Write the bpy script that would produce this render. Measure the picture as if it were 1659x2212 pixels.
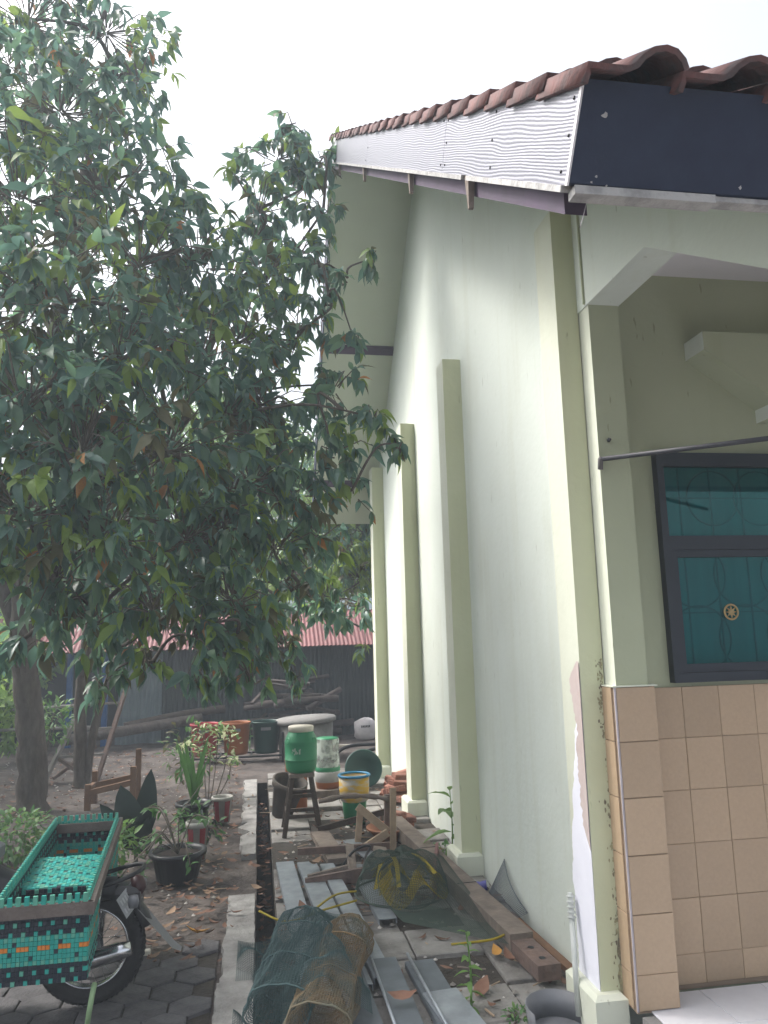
import bpy, math, random
from mathutils import Vector, Matrix, noise as mnoise
R = math.radians
rnd = random.Random(7)
scene = bpy.context.scene
for o in list(bpy.data.objects): bpy.data.objects.remove(o)
COL = scene.collection

# ------------------------------------------------------------------ camera, sky, sun, exposure
CAM = Vector((0, 0, 1.75))
FWD = (0.1612, 0.9738, 0.1612); UPV = (0.0, -0.1633, 0.9866); RGT = (0.9869, -0.1590, -0.0263)
fw = Vector(FWD).normalized(); rg = (Vector(RGT) - fw * Vector(RGT).dot(fw)).normalized(); upv = rg.cross(fw)
cd = bpy.data.cameras.new('camera'); co = bpy.data.objects.new('camera', cd); COL.objects.link(co)
M3 = Matrix((rg, upv, -fw)).transposed().to_4x4(); M3.translation = CAM; co.matrix_world = M3
cd.sensor_fit = 'VERTICAL'; cd.sensor_height = 36; cd.lens = 1650 / 2212 * 36; cd.clip_start = .05; cd.clip_end = 2000
scene.camera = co
world = bpy.data.worlds.new('World'); scene.world = world; world.use_nodes = True
wn = world.node_tree; wn.nodes.clear()
SUN_EL, SUN_AZ = R(50), R(-62)          # azimuth measured from +Y towards +X
sky = wn.nodes.new('ShaderNodeTexSky'); sky.sky_type = 'NISHITA'; sky.sun_disc = False
sky.sun_elevation = SUN_EL; sky.sun_rotation = SUN_AZ; sky.air_density = 1.0; sky.dust_density = 6.0; sky.ozone_density = 1.0
hs = wn.nodes.new('ShaderNodeHueSaturation'); hs.inputs['Saturation'].default_value = .33; hs.inputs['Value'].default_value = 1.5
bg = wn.nodes.new('ShaderNodeBackground'); bg.inputs['Strength'].default_value = .15
wo = wn.nodes.new('ShaderNodeOutputWorld')
wn.links.new(sky.outputs[0], hs.inputs['Color']); wn.links.new(hs.outputs[0], bg.inputs['Color']); wn.links.new(bg.outputs[0], wo.inputs[0])
sl = bpy.data.lights.new('sun', 'SUN'); sl.energy = 1.5; sl.angle = R(11); sl.color = (1, .96, .9)
so = bpy.data.objects.new('sun', sl); COL.objects.link(so)
sd = Vector((math.sin(SUN_AZ) * math.cos(SUN_EL), math.cos(SUN_AZ) * math.cos(SUN_EL), math.sin(SUN_EL)))
so.rotation_euler = sd.to_track_quat('Z', 'Y').to_euler()
scene.view_settings.view_transform = 'Standard'; scene.view_settings.look = 'None'
scene.view_settings.exposure = 0.85; scene.view_settings.gamma = 1
scene.cycles.max_bounces = 8; scene.cycles.transparent_max_bounces = 24; scene.cycles.use_denoising = True

# ------------------------------------------------------------------ helpers
def at(x, y, Y):
    "point seen at picture position x, y (of 1659 x 2212) at the distance Y down the garden"
    d = rg * (x - 829.5) - upv * (y - 1106) + fw * 1650
    return CAM + d * (Y / d.y)
def gp(x, y, z=0.0):
    d = rg * (x - 829.5) - upv * (y - 1106) + fw * 1650
    return CAM + d * ((z - CAM.z) / d.z)

def ramp(nt, stops):
    r = nt.nodes.new('ShaderNodeValToRGB'); e = r.color_ramp.elements
    while len(e) < len(stops): e.new(.5)
    for k, (p, c) in zip(e, stops): k.position = p; k.color = (*c, 1)
    return r
MATS = {}
def mat(name, col, rough=.75, col2=None, scale=8, mix=(.35, .7), bump=0, bscale=60, metal=0, spec=.4, rand=0, detail=6, stretch=None, trans=0, coat=0):
    if name in MATS: return MATS[name]
    m = bpy.data.materials.new(name); m.use_nodes = True; nt = m.node_tree; b = nt.nodes['Principled BSDF']
    b.inputs['Roughness'].default_value = rough; b.inputs['Metallic'].default_value = metal
    b.inputs['Specular IOR Level'].default_value = spec; b.inputs['Coat Weight'].default_value = coat
    tc = nt.nodes.new('ShaderNodeTexCoord'); vec = tc.outputs['Object']
    if stretch:
        mp = nt.nodes.new('ShaderNodeMapping'); mp.inputs['Scale'].default_value = stretch
        nt.links.new(vec, mp.inputs[0]); vec = mp.outputs[0]
    c2 = col2 if col2 else tuple(v * .8 for v in col)
    n = nt.nodes.new('ShaderNodeTexNoise'); n.inputs['Scale'].default_value = scale; n.inputs['Detail'].default_value = detail; n.inputs['Roughness'].default_value = .6
    nt.links.new(vec, n.inputs['Vector'])
    r = ramp(nt, [(mix[0], col), (mix[1], c2)]); nt.links.new(n.outputs[0], r.inputs[0]); out = r.outputs[0]
    if rand:
        oi = nt.nodes.new('ShaderNodeObjectInfo'); h = nt.nodes.new('ShaderNodeHueSaturation')
        mr = nt.nodes.new('ShaderNodeMapRange'); mr.inputs['To Min'].default_value = 1 - rand; mr.inputs['To Max'].default_value = 1 + rand
        nt.links.new(oi.outputs['Random'], mr.inputs['Value']); nt.links.new(mr.outputs[0], h.inputs['Value']); nt.links.new(out, h.inputs['Color']); out = h.outputs[0]
    nt.links.new(out, b.inputs['Base Color'])
    if bump:
        n2 = nt.nodes.new('ShaderNodeTexNoise'); n2.inputs['Scale'].default_value = bscale; n2.inputs['Detail'].default_value = 5
        nt.links.new(vec, n2.inputs['Vector'])
        bp = nt.nodes.new('ShaderNodeBump'); bp.inputs['Strength'].default_value = bump; bp.inputs['Distance'].default_value = .02
        nt.links.new(n2.outputs[0], bp.inputs['Height']); nt.links.new(bp.outputs[0], b.inputs['Normal'])
    if trans:
        tr = nt.nodes.new('ShaderNodeBsdfTranslucent'); mx = nt.nodes.new('ShaderNodeMixShader'); mx.inputs[0].default_value = trans
        hh = nt.nodes.new('ShaderNodeHueSaturation'); hh.inputs['Value'].default_value = 1.5; hh.inputs['Hue'].default_value = .485
        nt.links.new(out, hh.inputs['Color']); nt.links.new(hh.outputs[0], tr.inputs['Color'])
        nt.links.new(b.outputs[0], mx.inputs[1]); nt.links.new(tr.outputs[0], mx.inputs[2])
        nt.links.new(mx.outputs[0], nt.nodes['Material Output'].inputs[0])
    MATS[name] = m; return m

class MB:
    def __init__(s): s.v = []; s.f = []; s.m = []; s.sm = []
    def add(s, vs, fs, mi=0, smooth=False):
        b = len(s.v); s.v += [tuple(v) for v in vs]
        for f in fs: s.f.append(tuple(b + i for i in f)); s.m.append(mi); s.sm.append(smooth)
        return s
    def box(s, x0, x1, y0, y1, z0, z1, mi=0):
        return s.add([(x0,y0,z0),(x1,y0,z0),(x1,y1,z0),(x0,y1,z0),(x0,y0,z1),(x1,y0,z1),(x1,y1,z1),(x0,y1,z1)],
                     [(3,2,1,0),(4,5,6,7),(0,1,5,4),(1,2,6,5),(2,3,7,6),(3,0,4,7)], mi)
    def bev(s, x0, x1, y0, y1, z0, z1, b=.004, mi=0):
        "box with its top edges chamfered"
        return s.add([(x0,y0,z0),(x1,y0,z0),(x1,y1,z0),(x0,y1,z0),(x0,y0,z1-b),(x1,y0,z1-b),(x1,y1,z1-b),(x0,y1,z1-b),
                      (x0+b,y0+b,z1),(x1-b,y0+b,z1),(x1-b,y1-b,z1),(x0+b,y1-b,z1)],
                     [(3,2,1,0),(0,1,5,4),(1,2,6,5),(2,3,7,6),(3,0,4,7),(4,5,9,8),(5,6,10,9),(6,7,11,10),(7,4,8,11),(8,9,10,11)], mi)
    def bar(s, a, b, w, h, up=(0,0,1), mi=0, taper=1.0):
        a = Vector(a); b = Vector(b); d = (b - a).normalized(); u = Vector(up)
        x = d.cross(u)
        if x.length < 1e-4: x = d.cross(Vector((1,0,0)))
        x.normalize(); z = x.cross(d)
        vs = []
        for p, t in ((a, 1), (b, taper)):
            for sx, sz in ((-1,-1),(1,-1),(1,1),(-1,1)): vs.append(p + x*sx*w/2*t + z*sz*h/2*t)
        return s.add(vs, [(3,2,1,0),(4,5,6,7),(0,1,5,4),(1,2,6,5),(2,3,7,6),(3,0,4,7)], mi)
    def tube(s, pts, rad, n=8, mi=0, cap=True):
        pts = [Vector(p) for p in pts]; k = len(pts)
        rs = rad if isinstance(rad, (list, tuple)) else [rad] * k
        vs = []; prev = None
        for i, p in enumerate(pts):
            d = (pts[min(i+1, k-1)] - pts[max(i-1, 0)])
            d = d.normalized() if d.length > 1e-9 else Vector((0,0,1))
            if prev is None:
                x = d.cross(Vector((0,0,1)))
                if x.length < .05: x = d.cross(Vector((1,0,0)))
            else: x = prev - d * prev.dot(d)
            x.normalize(); prev = x; y = d.cross(x)
            for j in range(n):
                a = 2*math.pi*j/n; vs.append(p + (x*math.cos(a) + y*math.sin(a)) * rs[i])
        fs = [(i*n+j, i*n+(j+1)%n, (i+1)*n+(j+1)%n, (i+1)*n+j) for i in range(k-1) for j in range(n)]
        if cap: fs += [tuple(range(n-1, -1, -1)), tuple((k-1)*n + j for j in range(n))]
        return s.add(vs, fs, mi, True)
    def lathe(s, prof, n=28, mi=0, c=(0,0,0), mats=None, mtx=None):
        vs = []; c = Vector(c)
        for r, z in prof:
            for j in range(n):
                a = 2*math.pi*j/n; p = Vector((r*math.cos(a), r*math.sin(a), z))
                vs.append((mtx @ p if mtx else p) + c)
        for i in range(len(prof)-1):
            fs = [(i*n+j, i*n+(j+1)%n, (i+1)*n+(j+1)%n, (i+1)*n+j) for j in range(n)]
            if i == 0: s.add(vs, fs, mats[i] if mats else mi, True); base = len(s.v) - len(vs)
            else:
                for f in fs: s.f.append(tuple(base + q for q in f)); s.m.append(mats[i] if mats else mi); s.sm.append(True)
        return s
    def torus(s, c, axis, Rr, r, n=36, k=10, mi=0, a0=0, a1=2*math.pi, ry=None):
        ax = Vector(axis).normalized(); x = ax.cross(Vector((0,0,1)))
        if x.length < .05: x = Vector((1,0,0))
        x.normalize(); y = ax.cross(x); full = abs(a1 - a0 - 2*math.pi) < 1e-6
        pts = [Vector(c) + (x*math.cos(a0+(a1-a0)*i/n) + y*math.sin(a0+(a1-a0)*i/n)) * Rr for i in range(n+1)]
        return s.tube(pts, r, k, mi, cap=not full)
    def prism(s, poly, axis, a0, a1, mi=0):
        "2-D polygon extruded along an axis: 'x' -> (y,z) polygon, 'y' -> (x,z), 'z' -> (x,y)"
        n = len(poly)
        def P(p, a): return (a, p[0], p[1]) if axis == 'x' else ((p[0], a, p[1]) if axis == 'y' else (p[0], p[1], a))
        vs = [P(p, a0) for p in poly] + [P(p, a1) for p in poly]
        return s.add(vs, [tuple(range(n)), tuple(range(2*n-1, n-1, -1))] + [(i, i+n, (i+1) % n + n, (i+1) % n) for i in range(n)], mi)
    def data(s, name, mats):
        me = bpy.data.meshes.new(name); me.from_pydata([tuple(v) for v in s.v], [], s.f)
        for m in (mats if isinstance(mats, (list, tuple)) else [mats]): me.materials.append(m)
        me.polygons.foreach_set('material_index', s.m); me.polygons.foreach_set('use_smooth', s.sm); me.update()
        return me
    def build(s, name, mats, parent=None, fix=True):
        me = s.data(name, mats)
        if fix:
            import bmesh
            bm = bmesh.new(); bm.from_mesh(me); bmesh.ops.recalc_face_normals(bm, faces=bm.faces); bm.to_mesh(me); bm.free()
        return link(name, me, parent)
def link(name, me, parent=None):
    o = bpy.data.objects.new(name, me); COL.objects.link(o)
    if parent is not None:
        o.parent = parent
        o.matrix_parent_inverse = Matrix.Translation(-parent.location) if parent.parent is None and parent.type == 'EMPTY' and not any(parent.rotation_euler) else Matrix()
    return o
def tag(o, label=None, cat=None, group=None, kind=None):
    if label: o['label'] = label
    if cat: o['category'] = cat
    if group: o['group'] = group
    if kind: o['kind'] = kind
    return o
def empty(name, loc, label, cat, group=None):
    e = bpy.data.objects.new(name, None); COL.objects.link(e); e.location = loc; e.empty_display_size = .1
    return tag(e, label, cat, group)
def smooth_path(pts, n=6):
    pts = [Vector(p) for p in pts]; out = []
    for i in range(len(pts)-1):
        p0 = pts[max(i-1, 0)]; p1 = pts[i]; p2 = pts[i+1]; p3 = pts[min(i+2, len(pts)-1)]
        for k in range(n):
            t = k / n
            out.append(.5*((2*p1) + (p2-p0)*t + (2*p0-5*p1+4*p2-p3)*t*t + (3*p1-p0-3*p2+p3)*t**3))
    out.append(pts[-1]); return out

# ------------------------------------------------------------------ materials
def wall_mat(name, col, col2, streak=(.25, .23, .18), amount=.35):
    m = mat(name, col, .85, col2, scale=1.3, mix=(.3, .75), bump=.10, bscale=25, spec=.25)
    nt = m.node_tree; b = nt.nodes['Principled BSDF']; src = b.inputs['Base Color'].links[0].from_socket
    tc = nt.nodes.new('ShaderNodeTexCoord'); last = src
    for sc_, lo, hi, dark, st in ((1.0, .56, .80, .93, (7, 7, .35)), (1.0, .70, .74, .72, (38, 38, 7)), (1.0, .50, .85, .90, (1.7, 1.7, 1.1))):
        mp = nt.nodes.new('ShaderNodeMapping'); mp.inputs['Scale'].default_value = st; nt.links.new(tc.outputs['Object'], mp.inputs[0])
        n = nt.nodes.new('ShaderNodeTexNoise'); n.inputs['Scale'].default_value = sc_; n.inputs['Detail'].default_value = 4; nt.links.new(mp.outputs[0], n.inputs['Vector'])
        r = ramp(nt, [(lo, (1, 1, 1)), (hi, (dark, dark*.99, dark*.95))]); nt.links.new(n.outputs[0], r.inputs[0])
        mx = nt.nodes.new('ShaderNodeMix'); mx.data_type = 'RGBA'; mx.blend_type = 'MULTIPLY'; mx.inputs['Factor'].default_value = 1
        nt.links.new(last, mx.inputs['A']); nt.links.new(r.outputs[0], mx.inputs['B']); last = mx.outputs['Result']
    nt.links.new(last, b.inputs['Base Color'])
    return m
wall_white = wall_mat('mint_wall_paint', (.67, .712, .655), (.63, .672, .618))
wall_lime = wall_mat('lime_pilaster_paint', (.57, .59, .41), (.525, .545, .375))
wall_cream = wall_mat('cream_plinth_lit_side_paint', (.64, .66, .555), (.59, .61, .515))  # paler tone for left-facing sides, their light put into the colour; also plinths
wall_green = wall_mat('shade_toned_wall_paint', (.39, .415, .295), (.36, .385, .27))  # front-facing tone, darkened so the colour carries the porch shade
peel_white = mat('bare_white_plaster', (.80, .80, .88), .9, (.74, .74, .82), scale=6)
peel_pink = mat('pinkish_undercoat', (.50, .41, .39), .9, (.56, .48, .46), scale=14)
damp = mat('damp_plaster', (.17, .15, .11), .95, (.42, .40, .24), scale=22, mix=(.4, .6), bump=.5, bscale=70)
plaster_grey = mat('grey_plaster', (.24, .232, .222), .95, (.17, .165, .16), scale=9, bump=.3)
soffit_m = mat('pale_green_soffit', (.60, .64, .52), .8, (.56, .60, .49), scale=2)
ceil_m = mat('ceiling_white', (.68, .66, .68), .8, (.62, .60, .62), scale=2)
purple = mat('purple_timber', (.07, .045, .085), .7, (.05, .035, .06), scale=10)
navy = mat('navy_fascia_paint', (.016, .024, .052), .6, (.02, .030, .06), scale=14, bump=.05, bscale=120, spec=.3)
trim_m = mat('flaking_trim', (.42, .41, .40), .85, (.28, .275, .27), scale=16, mix=(.45, .65), bump=.3)
tilered = mat('roof_clay', (.15, .062, .056), .85, (.085, .064, .064), scale=14, mix=(.38, .66), bump=.35, bscale=45, rand=.28)
wtile = mat('tan_wall_tile', (.41, .295, .195), .42, (.375, .27, .18), scale=70, mix=(.35, .7), spec=.45, rand=.09)
grout = mat('dark_grout', (.28, .205, .145), .9)
trimtile = mat('white_tile_trim', (.42, .38, .41), .5)
ftile = mat('white_floor_tile', (.66, .66, .70), .3, (.62, .62, .66), scale=20, spec=.5, rand=.03)
frame_m = mat('navy_window_frame', (.008, .013, .022), .45, (.011, .016, .027), scale=12, spec=.5)
concrete = mat('weathered_concrete', (.27, .26, .245), .95, (.115, .105, .095), scale=3.5, mix=(.38, .72), bump=.5, bscale=40, rand=.06)
kerb_m = mat('pale_concrete', (.30, .292, .28), .95, (.16, .152, .145), scale=6, mix=(.4, .72), bump=.5, bscale=45, rand=.06)
paver_m = mat('grey_paver', (.125, .12, .125), .95, (.07, .068, .07), scale=9, mix=(.35, .7), bump=.6, bscale=50, rand=.18)
dirt = mat('garden_dirt', (.050, .041, .037), .98, (.135, .114, .102), scale=3.2, mix=(.36, .7), bump=1.0, bscale=28, detail=12)
mud = mat('drain_mud', (.035, .03, .025), .9, (.06, .05, .04), scale=12, bump=.6)
bark = mat('dark_bark', (.075, .060, .052), .95, (.13, .11, .095), scale=14, bump=1.0, bscale=26, stretch=(1, 1, .35))
twig_m = mat('twig_bark', (.10, .085, .068), .9, (.16, .14, .11), scale=20)
L_DARK = mat('leaf_dark', (.076, .150, .125), .36, (.09, .172, .13), scale=5, spec=.5, trans=.42)
L_MID = mat('leaf_mid', (.105, .19, .125), .36, (.12, .21, .12), scale=5, spec=.5, trans=.45)
L_YOUNG = mat('leaf_young', (.15, .24, .05), .45, (.19, .28, .06), scale=5, spec=.4, trans=.4)
L_OLD = mat('leaf_orange', (.36, .17, .04), .6, (.26, .13, .05), scale=18, trans=.25)
L_BRONZE = mat('leaf_bronze', (.12, .11, .05), .5, (.09, .10, .045), scale=8, trans=.3)
LEAFM = [L_DARK, L_MID, L_YOUNG, L_OLD, L_BRONZE]
L_FAR = mat('leaf_far', (.09, .18, .05), .5, (.13, .24, .06), scale=1.2, trans=.4)
L_FAR2 = mat('leaf_far_bright', (.19, .33, .07), .5, (.24, .38, .08), scale=1.2, trans=.45)
brown_leaf = mat('dry_leaf', (.165, .080, .052), .85, (.22, .125, .085), scale=14)
brown_leaf2 = mat('dry_leaf_dark', (.11, .06, .04), .85, (.16, .09, .06), scale=14)
tan_leaf = mat('dry_leaf_tan', (.27, .18, .115), .85, (.20, .13, .085), scale=14)
yel_leaf = mat('yellow_leaf', (.50, .26, .045), .65, (.42, .20, .04), scale=18)
wood_grey = mat('weathered_wood', (.215, .175, .145), .9, (.13, .105, .09), scale=9, mix=(.3, .7), bump=.4, bscale=30, stretch=(1, 1, 1))
wood_tan = mat('bare_wood', (.36, .27, .19), .85, (.27, .20, .14), scale=11, bump=.3, bscale=40)
wood_brown = mat('brown_plank', (.17, .115, .095), .9, (.11, .08, .07), scale=12, mix=(.35, .65), bump=.4, bscale=35)
wood_dark = mat('dark_wood', (.055, .04, .032), .9, (.085, .065, .05), scale=14, bump=.4)
wood_orange = mat('orange_wood', (.19, .105, .06), .85, (.14, .08, .05), scale=12)
galv = mat('galvanised_steel', (.30, .33, .36), .5, (.18, .20, .22), scale=7, mix=(.35, .7), metal=.35, spec=.5)
galv_dark = mat('dull_steel', (.14, .16, .18), .55, (.09, .105, .12), scale=7, metal=.35)
brick_m = mat('broken_brick', (.30, .135, .095), .95, (.21, .11, .085), scale=14, bump=.6, rand=.25)
corr_dark = mat('corrugated_dark', (.026, .036, .038), .6, (.042, .05, .05), scale=3, metal=.2, rand=.2)
corr_blue = mat('corrugated_bluegrey', (.17, .21, .23), .6, (.12, .15, .17), scale=3, metal=.2)
corr_red = mat('corrugated_red', (.26, .095, .095), .65, (.19, .08, .08), scale=4, rand=.2)
bluepaint = mat('blue_paint', (.02, .09, .26), .6)
black_m = mat('black_metal', (.012, .013, .016), .5)
rubber = mat('tyre_rubber', (.017, .017, .019), .75, (.026, .025, .025), scale=30, bump=.3, bscale=90)
chrome = mat('chrome', (.62, .63, .65), .22, metal=1.0)
black_plastic = mat('black_plastic', (.016, .017, .021), .4)
grey_plastic = mat('grey_plastic', (.16, .165, .18), .5)
plate_m = mat('plate_grey', (.34, .35, .36), .5, (.28, .29, .30), scale=18)
red_plastic = mat('red_plastic', (.36, .022, .035), .45)
orange_plastic = mat('orange_plastic', (.34, .11, .03), .5, (.28, .09, .03), scale=6)
green_plastic = mat('green_plastic', (.025, .20, .095), .42, (.035, .225, .11), scale=8)
green_dark = mat('dark_green_plastic', (.008, .05, .04), .45)
white_plastic = mat('white_plastic', (.62, .58, .50), .5)
blue_plastic = mat('blue_rim_plastic', (.02, .20, .38), .4)
paint_mix = mat('paint_stained_bucket', (.42, .40, .36), .6, (.55, .34, .04), scale=7, mix=(.42, .58), stretch=(1, 1, 3))
clay_dark = mat('mossy_clay', (.085, .065, .055), .9, (.05, .05, .045), scale=10, bump=.3)
clay_pot = mat('terracotta', (.36, .16, .09), .85, (.28, .13, .08), scale=10)
soil = mat('potting_soil', (.04, .03, .025), 1)
teal_a = mat('teal_strap', (.015, .27, .225), .38, (.02, .31, .26), scale=20, spec=.5)
teal_b = mat('pale_green_strap', (.10, .34, .25), .42, (.08, .29, .22), scale=20)
teal_c = mat('bright_teal_strap', (.02, .36, .33), .35)
navy_strap = mat('navy_strap', (.010, .016, .028), .45)
orange_strap = mat('orange_strap', (.62, .20, .03), .5)
net_teal = mat('teal_net_cord', (.055, .098, .10), .8)
net_green = mat('green_net_cord', (.065, .095, .075), .8)
net_yellow = mat('yellow_net_cord', (.34, .26, .015), .75)
net_rust = mat('rusty_wire', (.19, .13, .07), .85, (.11, .11, .08), scale=4, mix=(.4, .6))
plant_g = mat('plant_green', (.06, .15, .045), .5, (.08, .19, .06), scale=8, trans=.3)
plant_light = mat('plant_light_green', (.13, .25, .06), .5, (.10, .20, .05), scale=8, trans=.35)
plant_dark = mat('plant_dark_leaf', (.012, .026, .022), .55, (.018, .034, .028), scale=8)
plant_cream = mat('plant_cream_leaf', (.58, .57, .38), .5, (.36, .42, .20), scale=22, mix=(.45, .55), trans=.25)

def woodgrain(name):
    m = bpy.data.materials.new(name); m.use_nodes = True; nt = m.node_tree; b = nt.nodes['Principled BSDF']; L = nt.links.new
    tc = nt.nodes.new('ShaderNodeTexCoord'); mp = nt.nodes.new('ShaderNodeMapping'); mp.inputs['Scale'].default_value = (2.0, 9, 1)
    L(tc.outputs['Object'], mp.inputs[0])
    n = nt.nodes.new('ShaderNodeTexNoise'); n.inputs['Scale'].default_value = 1.0; n.inputs['Detail'].default_value = 1.5; n.inputs['Roughness'].default_value = .35
    L(mp.outputs[0], n.inputs['Vector'])
    sx = nt.nodes.new('ShaderNodeSeparateXYZ'); L(tc.outputs['Object'], sx.inputs[0])
    m1 = nt.nodes.new('ShaderNodeMath'); m1.operation = 'MULTIPLY'; m1.inputs[1].default_value = 34; L(n.outputs[0], m1.inputs[0])
    m2 = nt.nodes.new('ShaderNodeMath'); m2.operation = 'MULTIPLY_ADD'; m2.inputs[1].default_value = 680; L(sx.outputs['Y'], m2.inputs[0]); L(m1.outputs[0], m2.inputs[2])
    n3 = nt.nodes.new('ShaderNodeTexNoise'); n3.inputs['Scale'].default_value = 40; L(tc.outputs['Object'], n3.inputs['Vector'])
    m4 = nt.nodes.new('ShaderNodeMath'); m4.operation = 'MULTIPLY_ADD'; m4.inputs[1].default_value = 2.5; L(n3.outputs[0], m4.inputs[0]); L(m2.outputs[0], m4.inputs[2])
    m3 = nt.nodes.new('ShaderNodeMath'); m3.operation = 'SINE'; L(m4.outputs[0], m3.inputs[0])
    r = ramp(nt, [(.10, (.20, .198, .235)), (.75, (.29, .29, .335))])
    mr = nt.nodes.new('ShaderNodeMapRange'); mr.inputs['From Min'].default_value = -1; L(m3.outputs[0], mr.inputs[0]); L(mr.outputs[0], r.inputs[0])
    L(r.outputs[0], b.inputs['Base Color']); b.inputs['Roughness'].default_value = .38; b.inputs['Metallic'].default_value = .15
    bp = nt.nodes.new('ShaderNodeBump'); bp.inputs['Strength'].default_value = .32; bp.inputs['Distance'].default_value = .003
    L(mr.outputs[0], bp.inputs['Height']); L(bp.outputs[0], b.inputs['Normal']); MATS[name] = m; return m
grain_m = woodgrain('silver_woodgrain_board')
def glass(name, col, alpha):
    m = bpy.data.materials.new(name); m.use_nodes = True; nt = m.node_tree; nt.nodes.remove(nt.nodes['Principled BSDF'])
    t = nt.nodes.new('ShaderNodeBsdfTransparent'); t.inputs[0].default_value = (*col, 1)
    g = nt.nodes.new('ShaderNodeBsdfGlossy'); g.inputs['Roughness'].default_value = .02; g.inputs['Color'].default_value = (.5, .8, .75, 1)
    f = nt.nodes.new('ShaderNodeFresnel'); f.inputs[0].default_value = 1.42
    x = nt.nodes.new('ShaderNodeMixShader'); nt.links.new(f.outputs[0], x.inputs[0]); nt.links.new(t.outputs[0], x.inputs[1]); nt.links.new(g.outputs[0], x.inputs[2])
    nt.links.new(x.outputs[0], nt.nodes['Material Output'].inputs[0]); MATS[name] = m; return m
green_glass = glass('green_tinted_glass', (.38, .74, .76), .3)


# ------------------------------------------------------------------ setting: ground, drain, kerb, walkway, pavers
DX0, DX1, DY0, DY1 = -.02, .10, -1.0, 10.2          # drain slot
g = MB(); xs = [-150, -60, -12, DX0, DX1, 12, 60, 150]; ys = [-150, -60, DY0, DY1, 30, 60, 150]
for i in range(len(xs)-1):
    for j in range(len(ys)-1):
        if i == 3 and j == 2: continue
        g.add([(xs[i],ys[j],-.03),(xs[i+1],ys[j],-.03),(xs[i+1],ys[j+1],-.03),(xs[i],ys[j+1],-.03)], [(0,1,2,3)])
ground = tag(g.build('ground', dirt, fix=False), kind='structure')
# uneven dirt on top, left of the drain and at the back
def dirt_patch(name, x0, x1, y0, y1, n, m, amp=.03):
    b = MB(); vs = []
    for j in range(m+1):
        for i in range(n+1):
            x = x0+(x1-x0)*i/n; y = y0+(y1-y0)*j/m
            h = mnoise.fractal(Vector((x*1.1, y*1.1, 3)), .9, 2.2, 4)*amp + mnoise.noise(Vector((x*7, y*7, 0)))*amp*.25
            e = min(i, n-i, j, m-j)/3.0
            vs.append((x, y, -.014+h if e >= 1 else -.014*e + h*e - .034*(1-e)))
    b.add(vs, [(j*(n+1)+i, j*(n+1)+i+1, (j+1)*(n+1)+i+1, (j+1)*(n+1)+i) for j in range(m) for i in range(n)], 0, True)
    return tag(b.build(name, dirt, fix=False), kind='structure')
dirt_patch('dirt_yard', -9, -.215, 5.1, 10.6, 110, 70, .035)
dirt_patch('dirt_yard_back', -10, 5, 10.3, 15.6, 120, 50, .03)
d = MB(); d.box(DX0-.0, DX1, DY0, DY1, -.40, -.30)
d.add([(DX0,DY0,-.03),(DX0,DY1,-.03),(DX0,DY1,-.4),(DX0,DY0,-.4)], [(0,1,2,3)])
d.add([(DX1,DY0,-.03),(DX1,DY1,-.03),(DX1,DY1,-.4),(DX1,DY0,-.4)], [(0,1,2,3)])
d.add([(DX0,DY1,-.03),(DX1,DY1,-.03),(DX1,DY1,-.4),(DX0,DY1,-.4)], [(0,1,2,3)])
tag(d.build('drain_channel', mud, fix=False), kind='structure')

def ragged_slab(b, x0, x1, y0, y1, z0, z1, rag_l=.0, rag_r=0, step=.05, seed=0):
    r = random.Random(seed); n = max(2, int((y1-y0)/step)); L = []; Rr = []
    for i in range(n+1):
        y = y0+(y1-y0)*i/n
        L.append((x0 + (mnoise.noise(Vector((y*5, seed, 0)))*.5+.5)*rag_l + r.uniform(0, .012)*(rag_l > 0), y)); Rr.append((x1 - r.uniform(0, .006) - rag_r*(mnoise.noise(Vector((y*4, seed+9, 0)))*.5+.5), y))
    vs = []
    for (lx, y), (rx, _) in zip(L, Rr): vs += [(lx,y,z0),(lx+.004,y,z1),(rx-.004,y,z1),(rx,y,z0)]
    fs = []
    for i in range(n):
        a = i*4; c = a+4
        fs += [(a,a+1,c+1,c),(a+1,a+2,c+2,c+1),(a+2,a+3,c+3,c+2)]
    fs += [(0,3,2,1),(n*4,n*4+1,n*4+2,n*4+3)]
    b.add(vs, fs); return b
kerb = bpy.data.objects.new('kerb', None); COL.objects.link(kerb); kerb['kind'] = 'structure'
for k, (y0, y1, rl) in enumerate([(1.0,2.7,.02),(2.715,4.35,.02),(4.365,5.75,.045),(6.75,7.9,.16),(7.915,9.1,.13),(9.115,10.2,.10)]):
    ragged_slab(MB(), -.235, -.022, y0, y1, -.06, .012+.006*(k % 2), rl, seed=k).build('kerb_slab', kerb_m, kerb)
b = MB(); b.prism([(-.2,5.0),(-.02,4.99),(-.02,5.6),(-.1,5.5),(-.19,5.3)], 'z', .013, .02)
wk = bpy.data.objects.new('walkway', None); COL.objects.link(wk); wk['kind'] = 'structure'
MB().box(DX1, 1.62, .2, 10.6, -.3, -.012).build('walkway_bed', mud, wk)
y = .25; j = 0
while y < 10.5:
    cuts = [DX1+.004, .47, .85, 1.24, 1.615]
    for i in range(4):
        h = rnd.uniform(-.006, .006); o = .012 if (i == 0) else .0
        s = MB(); s.bev(cuts[i]+.005, cuts[i+1]-.005, y+.005, y+.375, -.05, .0+h, .006)
        ob = s.build('paving_slab', concrete, wk); ob.rotation_euler = (rnd.uniform(-.004,.004), 0, 0)
    y += .382; j += 1
pv = bpy.data.objects.new('paver_area', None); COL.objects.link(pv); pv['kind'] = 'structure'
MB().box(-3.2, -.235, .5, 5.05, -.1, -.022).build('paver_bed', mud, pv)
hexr = .118; hm = MB(); hv = [(hexr*math.cos(R(60*k+30)), hexr*math.sin(R(60*k+30))) for k in range(6)]
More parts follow.
